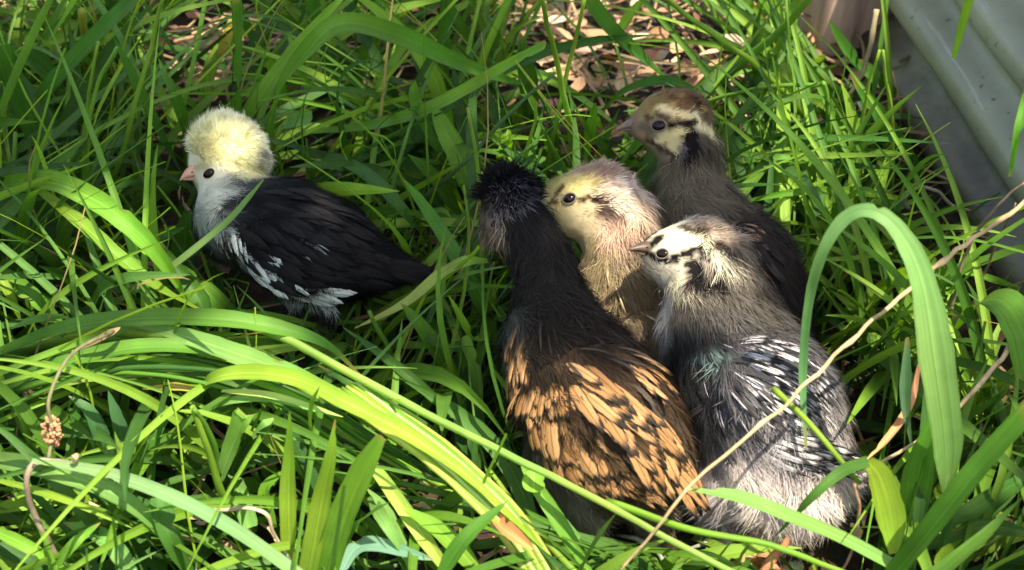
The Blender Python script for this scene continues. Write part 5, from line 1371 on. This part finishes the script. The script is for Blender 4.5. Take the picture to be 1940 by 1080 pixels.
# ================================================================ litter, dry stalks, small things
def litter():
    n = 5200
    x = RNG.uniform(-0.6, 0.6, n); y = RNG.uniform(0.4, 1.4, n)
    thinned = (y > 0.84) | (RNG.random(n) < 0.07)
    x, y = x[thinned], y[thinned]; n = len(x)
    P = np.stack([x, y, RNG.uniform(0.002, 0.010, n)], 1)
    a = RNG.uniform(0, 2 * math.pi, n); L_ = RNG.uniform(0.006, 0.020, n); wd = L_ * RNG.uniform(0.3, 0.55, n)
    T = np.stack([np.cos(a), np.sin(a), RNG.normal(0, 0.25, n)], 1); T /= np.linalg.norm(T, axis=1)[:, None]
    N_ = np.array([0, 0, 1.0]) + RNG.normal(0, 0.35, (n, 3)); N_ -= (N_ * T).sum(1)[:, None] * T; N_ /= np.linalg.norm(N_, axis=1)[:, None]
    B = np.cross(N_, T)
    cu = RNG.uniform(-0.25, 0.45, n)[:, None]
    V = np.stack([P + L_[:, None] * (u * T + cu * (u * u) * N_) + wd[:, None] * (v * B + 0.35 * abs(v) * N_ * np.sign(cu)) for u, v in ((-.5, 0), (-.2, -.5), (-.15, 0), (-.2, .5), (.2, -.42), (.2, 0), (.2, .42), (.55, 0))], 1).reshape(-1, 3)
    i = np.arange(n)[:, None] * 8
    F3 = np.concatenate([i + np.array(f) for f in ([0, 1, 2], [0, 2, 3], [4, 7, 5], [5, 7, 6])]); F4 = np.concatenate([i + np.array(f) for f in ([1, 4, 5, 2], [2, 5, 6, 3])])
    pal = np.array([lin(c) for c in ((150, 118, 88), (176, 144, 112), (120, 90, 66), (196, 168, 138), (104, 82, 60), (186, 140, 112))])
    c = pal[RNG.integers(0, 6, n)] * RNG.uniform(0.6, 1.1, (n, 1))
    uv = np.tile(np.array([(.5, 0), (0, .3), (.5, .3), (1, .3), (0, .7), (.5, .7), (1, .7), (.5, 1)]), (n, 1))
    o = obj('leaf_litter', mesh_data('leaf_litter', V, [F3, F4], cols=np.repeat(c, 8, 0), uv=uv), M_DRY)
    tag(o, 'dry brown leaf litter covering the soil between the grass', 'litter', kind='stuff')
    # dead stems
    n = 1500
    A = np.stack([RNG.uniform(-0.6, 0.6, n), RNG.uniform(0.4, 1.4, n), RNG.uniform(0.003, 0.02, n)], 1)
    a = RNG.uniform(0, 2 * math.pi, n); L_ = RNG.uniform(0.03, 0.11, n)
    t = np.linspace(-.5, .5, 5)
    D = np.stack([np.cos(a), np.sin(a), RNG.normal(0, 0.08, n)], 1); Sd = np.stack([-np.sin(a), np.cos(a), 0 * a], 1)
    bow = RNG.normal(0, 0.12, n)
    path = A[:, None] + D[:, None] * (L_[:, None] * t)[..., None] + Sd[:, None] * (L_ * bow)[:, None, None] * (4 * t * t)[None, :, None]
    path[..., 2] = np.maximum(path[..., 2], 0.002)
    wq = RNG.uniform(0.0006, 0.0014, n)[:, None, None]
    up = np.array([0, 0, 1.0])
    V = np.stack([path - Sd[:, None] * wq, path + up * wq, path + Sd[:, None] * wq], 2).reshape(-1, 3)
    okc = (chick_sdf(path.reshape(-1, 3)) > 0.002).reshape(n, 5).all(1) & ((A[:, 1] > 0.82) | (RNG.random(n) < 0.25))
    b = (np.arange(n)[okc][:, None] * 5 + np.arange(4)).ravel() * 3
    q = np.concatenate([np.stack([b + j, b + j + 1, b + j + 4, b + j + 3], 1) for j in (0, 1)])
    c = np.array([lin((170, 146, 116))]) * RNG.uniform(0.4, 1.1, (n, 1))
    uv = np.tile(np.array([(0, 0), (.5, 0), (1, 0)]), (n * 5, 1))
    o = obj('straw_litter', mesh_data('straw_litter', V, q, cols=np.repeat(c, 15, 0), uv=uv), M_DRY)
    tag(o, 'thin dead stems and straw lying over the soil', 'straw', kind='stuff')
litter()

def stalk(name, label, pts, w, col, nodes=(), cat='stalk', taper=0.6, seg=7, group=None):
    P = np.array([at_height(x, y, z / 100) for x, y, z in pts])
    path, t = catmull(P, max(16, 7 * len(pts)))
    path = path + 0.0006 * np.stack([swirl(path, 160, 1), swirl(path, 160, 2), swirl(path, 160, 3)], 1)
    r = w / 2 * ((path - CAM) @ FWD) / F * (1 - (1 - taper) * t)
    r = r * (1 + 0.14 * swirl(path, 330, 5))
    for k in nodes: r = r * (1 + 0.55 * np.exp(-((t - k) / 0.012) ** 2))
    V, fc = lathe(path, r, seg)
    c = lin(col) * (0.9 + 0.25 * swirl(V, 120, 2))[:, None]
    uv = np.stack([swirl(V, 200, 1), swirl(V, 90, 2)], 1)
    o = obj(name, mesh_data(name, V, fc, cols=np.clip(c, 0, 1), uv=uv), M_DRY)
    return tag(o, label, cat, group)

stalk('dry_stalk', 'long straight tan straw slanting across the silver chick from the right edge', [(1960, 372, 13), (1830, 462, 14), (1720, 548, 14.5), (1600, 655, 14), (1480, 772, 13), (1380, 858, 12), (1300, 930, 11), (1170, 1090, 7)], 9.5, (196, 170, 128), (0.2, 0.42, 0.62))
stalk('dry_stalk', 'pale thin straw crossing behind the broad folded blade', [(1918, 650, 9), (1850, 735, 9), (1760, 820, 8), (1625, 900, 6)], 10, (200, 178, 140), (0.5,))
stalk('dry_stalk', 'pale bent stem leaning on the timber post end of the metal panel', [(1660, 20, 10), (1645, 105, 8), (1612, 175, 6), (1572, 205, 4)], 11, (150, 140, 106))
stalk('dry_stalk', 'grey twig rising to the right edge in front of the metal panel', [(1800, 600, 4), (1830, 480, 8), (1880, 400, 11), (1945, 345, 13)], 8, (138, 122, 104))
stalk('dry_stalk', 'short grey twig beside the panel foot, lower of the two', [(1840, 590, 3), (1880, 480, 7), (1925, 385, 11)], 7, (128, 112, 98))
stalk('dry_tendril', 'curled grey tendril looping against the metal panel', [(1722, 395, 5), (1712, 380, 6), (1725, 362, 7), (1755, 356, 7.5), (1785, 368, 7), (1805, 392, 6), (1840, 400, 5)], 9, (150, 150, 132), cat='tendril')
stalk('dry_stalk', 'thin pinkish stem hanging below the folded bright leaf at lower right', [(1622, 915, 9), (1625, 980, 7), (1615, 1040, 5), (1590, 1090, 3)], 8, (176, 140, 112))
stalk('dry_stalk', 'drooping grey-brown stem below the seed head at the left', [(130, 878, 8), (75, 876, 8.5), (52, 910, 8), (65, 975, 6), (100, 1040, 4), (140, 1100, 2)], 15, (150, 136, 116))
stalk('dry_stalk', 'broken pale straw lying on the sunlit lower middle grass', [(370, 965, 5), (490, 968, 6), (520, 1010, 5), (560, 1080, 3)], 9, (190, 176, 146))
stalk('dry_stalk', 'brown dead stem lying on the litter at the top left', [(330, 80, 1.5), (380, 62, 2), (430, 30, 2.5)], 10, (170, 140, 110))
stalk('fallen_twig', 'pinkish brown twig on the soil at the bottom edge below the silver chick', [(1440, 1090, 2), (1470, 1050, 2.5), (1500, 1010, 2)], 22, (176, 120, 88), cat='twig')

def dry_leaf(label, w, pts, col, prof='both'):
    e = None
    P = at_height(*pts[0][:2], pts[0][2] / 100)
    o = trace(None, w, pts, col, prof=prof, name='dry_leaf', mat=M_DRY, fold=0.45)
    tag(o, label, 'dead leaf')
dry_leaf('curled orange-brown dead leaf between silver chick and broad blade', 16, [(1742, 690, 9), (1724, 765, 8), (1685, 825, 7), (1638, 875, 6)], (196, 140, 104), [.4, .9, 1, .8, .1])
dry_leaf('yellow withered leaf tip near the top left litter', 22, [(440, 30, 6), (430, 70, 5), (412, 112, 3.5)], (196, 172, 84), [.5, .8, 1, .3])
dry_leaf('brown crumpled leaf on the stalk bundle by the orange chick', 30, [(925, 960, 6), (960, 1000, 6.5), (1010, 1040, 6)], (178, 124, 84))
dry_leaf('brown dead leaf at the right edge beside the curling leaf', 20, [(1950, 595, 9), (1915, 615, 9), (1890, 650, 8)], (150, 112, 82))
dry_leaf('shrivelled grey-brown leaf on the swept blades below the left arch', 14, [(150, 660, 9), (200, 635, 10), (228, 620, 10)], (140, 118, 92))
dry_leaf('small dry husk beside the brown seed head', 16, [(132, 876, 9), (140, 868, 9.5), (146, 858, 9.5)], (170, 150, 124))

def seed_head():
    c = at_height(98, 818, 0.09)
    root = empty('seed_head', at_height(92, 860, 0.08), 'orange-brown dried seed head on a thin drooping stem at the left', 'seed head')
    rr = random.Random(5); Vs, F4, F3, off = [], [], [], 0
    for k in range(130):
        u = rr.uniform(-1, 1); a = rr.uniform(0, 2 * math.pi); rad = 0.0042 * math.sqrt(max(0, 1 - u * u)) * rr.uniform(0.5, 1)
        p = c + np.array([rad * math.cos(a), rad * math.sin(a), -u * 0.0075])
        V, fc = ball(p, rr.uniform(0.0005, 0.0010), None, 6, 4)
        Vs.append(V); F4.append(fc[0] + off); F3.append(fc[1] + off); off += len(V)
    V = np.concatenate(Vs)
    m = simple_mat('dry_floret', (0.30, 0.13, 0.06), (0.58, 0.32, 0.18), 500, 0.8, 0.2)
    o = obj('florets', mesh_data('florets', V, [np.concatenate(F4), np.concatenate(F3)]), m, root); o['kind'] = 'stuff'
    P = np.array([at_height(x, y, z / 100) for x, y, z in [(92, 868, 8.3), (96, 840, 8.6), (96, 800, 9.6), (92, 760, 10.5), (115, 700, 11.2), (150, 660, 11), (215, 628, 10)]])
    path, t = catmull(P, 40)
    V, fc = lathe(path, [0.0008] * 40, 6)
    obj('stem', mesh_data('stem', V, fc, cols=np.tile(lin((120, 120, 84)), (len(V), 1)), uv=V[:, :2] * 50), M_DRY, root)
seed_head()

def round_leaf_weed():
    c = at_height(1012, 911, 0.075)
    root = empty('round_leaf_weed', at_height(1000, 960, 0.0), 'small weed with one round green leaf in front of the orange chick', 'weed')
    up = (CAM - c); up /= np.linalg.norm(up); up = up * 0.75 + np.array([0, 0, 0.6]); up /= np.linalg.norm(up)
    S = np.cross(up, [0, 0, 1.0]); S /= np.linalg.norm(S); B = np.cross(up, S)
    V = [c - up * 0.0012]; UV = [(.5, .5)]
    for r in (0.5, 1.0):
        for k in range(24):
            a = 2 * math.pi * k / 24
            R = 0.0050 * r * (1 + 0.05 * math.sin(3 * a) - 0.25 * math.exp(-((a - 3.1) / 0.25) ** 2))
            V.append(c + R * (math.cos(a) * S * 0.95 + math.sin(a) * B) + up * 0.0012 * (r * r - 1) * 1.0); UV.append((.5 + .5 * r * math.cos(a), .5 + .5 * r * math.sin(a)))
    k = np.arange(24)
    f3 = np.stack([np.zeros(24, int), 1 + k, 1 + (k + 1) % 24], 1); f4 = np.stack([1 + k, 25 + k, 25 + (k + 1) % 24, 1 + (k + 1) % 24], 1)
    V = np.array(V)
    obj('leaf', mesh_data('leaf', V, [f3, f4], cols=np.tile(lin((112, 160, 56)), (len(V), 1)), uv=np.array(UV)), M_GRASS, root)
    P = np.array([root.location, c * 0.5 + np.array(root.location) * 0.5 + [0.004, 0, 0.01], c - up * 0.0015])
    path, t = catmull(P, 12); V, fc = lathe(path, [0.0007] * 12, 6)
    obj('stem', mesh_data('stem', V, fc, cols=np.tile(lin((130, 160, 70)), (len(V), 1)), uv=V[:, :2] * 50), M_GRASS, root)
round_leaf_weed()

def litter_leaves():
    """bigger dead leaves in the open sunlit patch at the top"""
    rr = random.Random(9)
    for k in range(20):
        px, py = rr.uniform(1000, 1400), rr.uniform(-10, 170)
        c = at_height(px, py, 0.010 + rr.random() * 0.008)
        a = rr.uniform(0, 6.28); L_ = rr.uniform(0.016, 0.032); w = L_ * rr.uniform(0.35, 0.6); cu = rr.uniform(-0.3, 0.5)
        T = np.array([math.cos(a), math.sin(a), rr.uniform(-0.2, 0.2)]); B = np.array([-math.sin(a), math.cos(a), rr.uniform(-0.3, 0.3)])
        V, UV = [], []
        for i in range(8):
            x = i / 7; hw = w / 2 * math.sin(math.pi * min(1, x * 0.93 + 0.05)) ** 0.8 * (1 + rr.uniform(-.12, .12))
            for j in range(5):
                y = j / 2 - 1
                V.append(c + T * L_ * (x - 0.5) + B * hw * y + np.array([0, 0, L_ * (cu * (x - .5) ** 2 + 0.22 * abs(y) * cu + rr.uniform(-.012, .012))])); UV.append((j / 4, x))
        i = (np.arange(7)[:, None] * 5 + np.arange(4)).ravel()
        V = np.array(V)
        col = lin(rr.choice([(196, 168, 138), (210, 184, 156), (176, 140, 110), (200, 160, 136), (160, 128, 98)]))
        o = obj('dead_leaf', mesh_data('dead_leaf', V, np.stack([i, i + 1, i + 6, i + 5], 1), cols=np.tile(col, (len(V), 1)), uv=np.array(UV)), M_DRY)
        tag(o, 'pale dry leaf lying in the sunlit litter at the top of the frame', 'dead leaf', 'pale leaves in the sunlit litter')
litter_leaves()
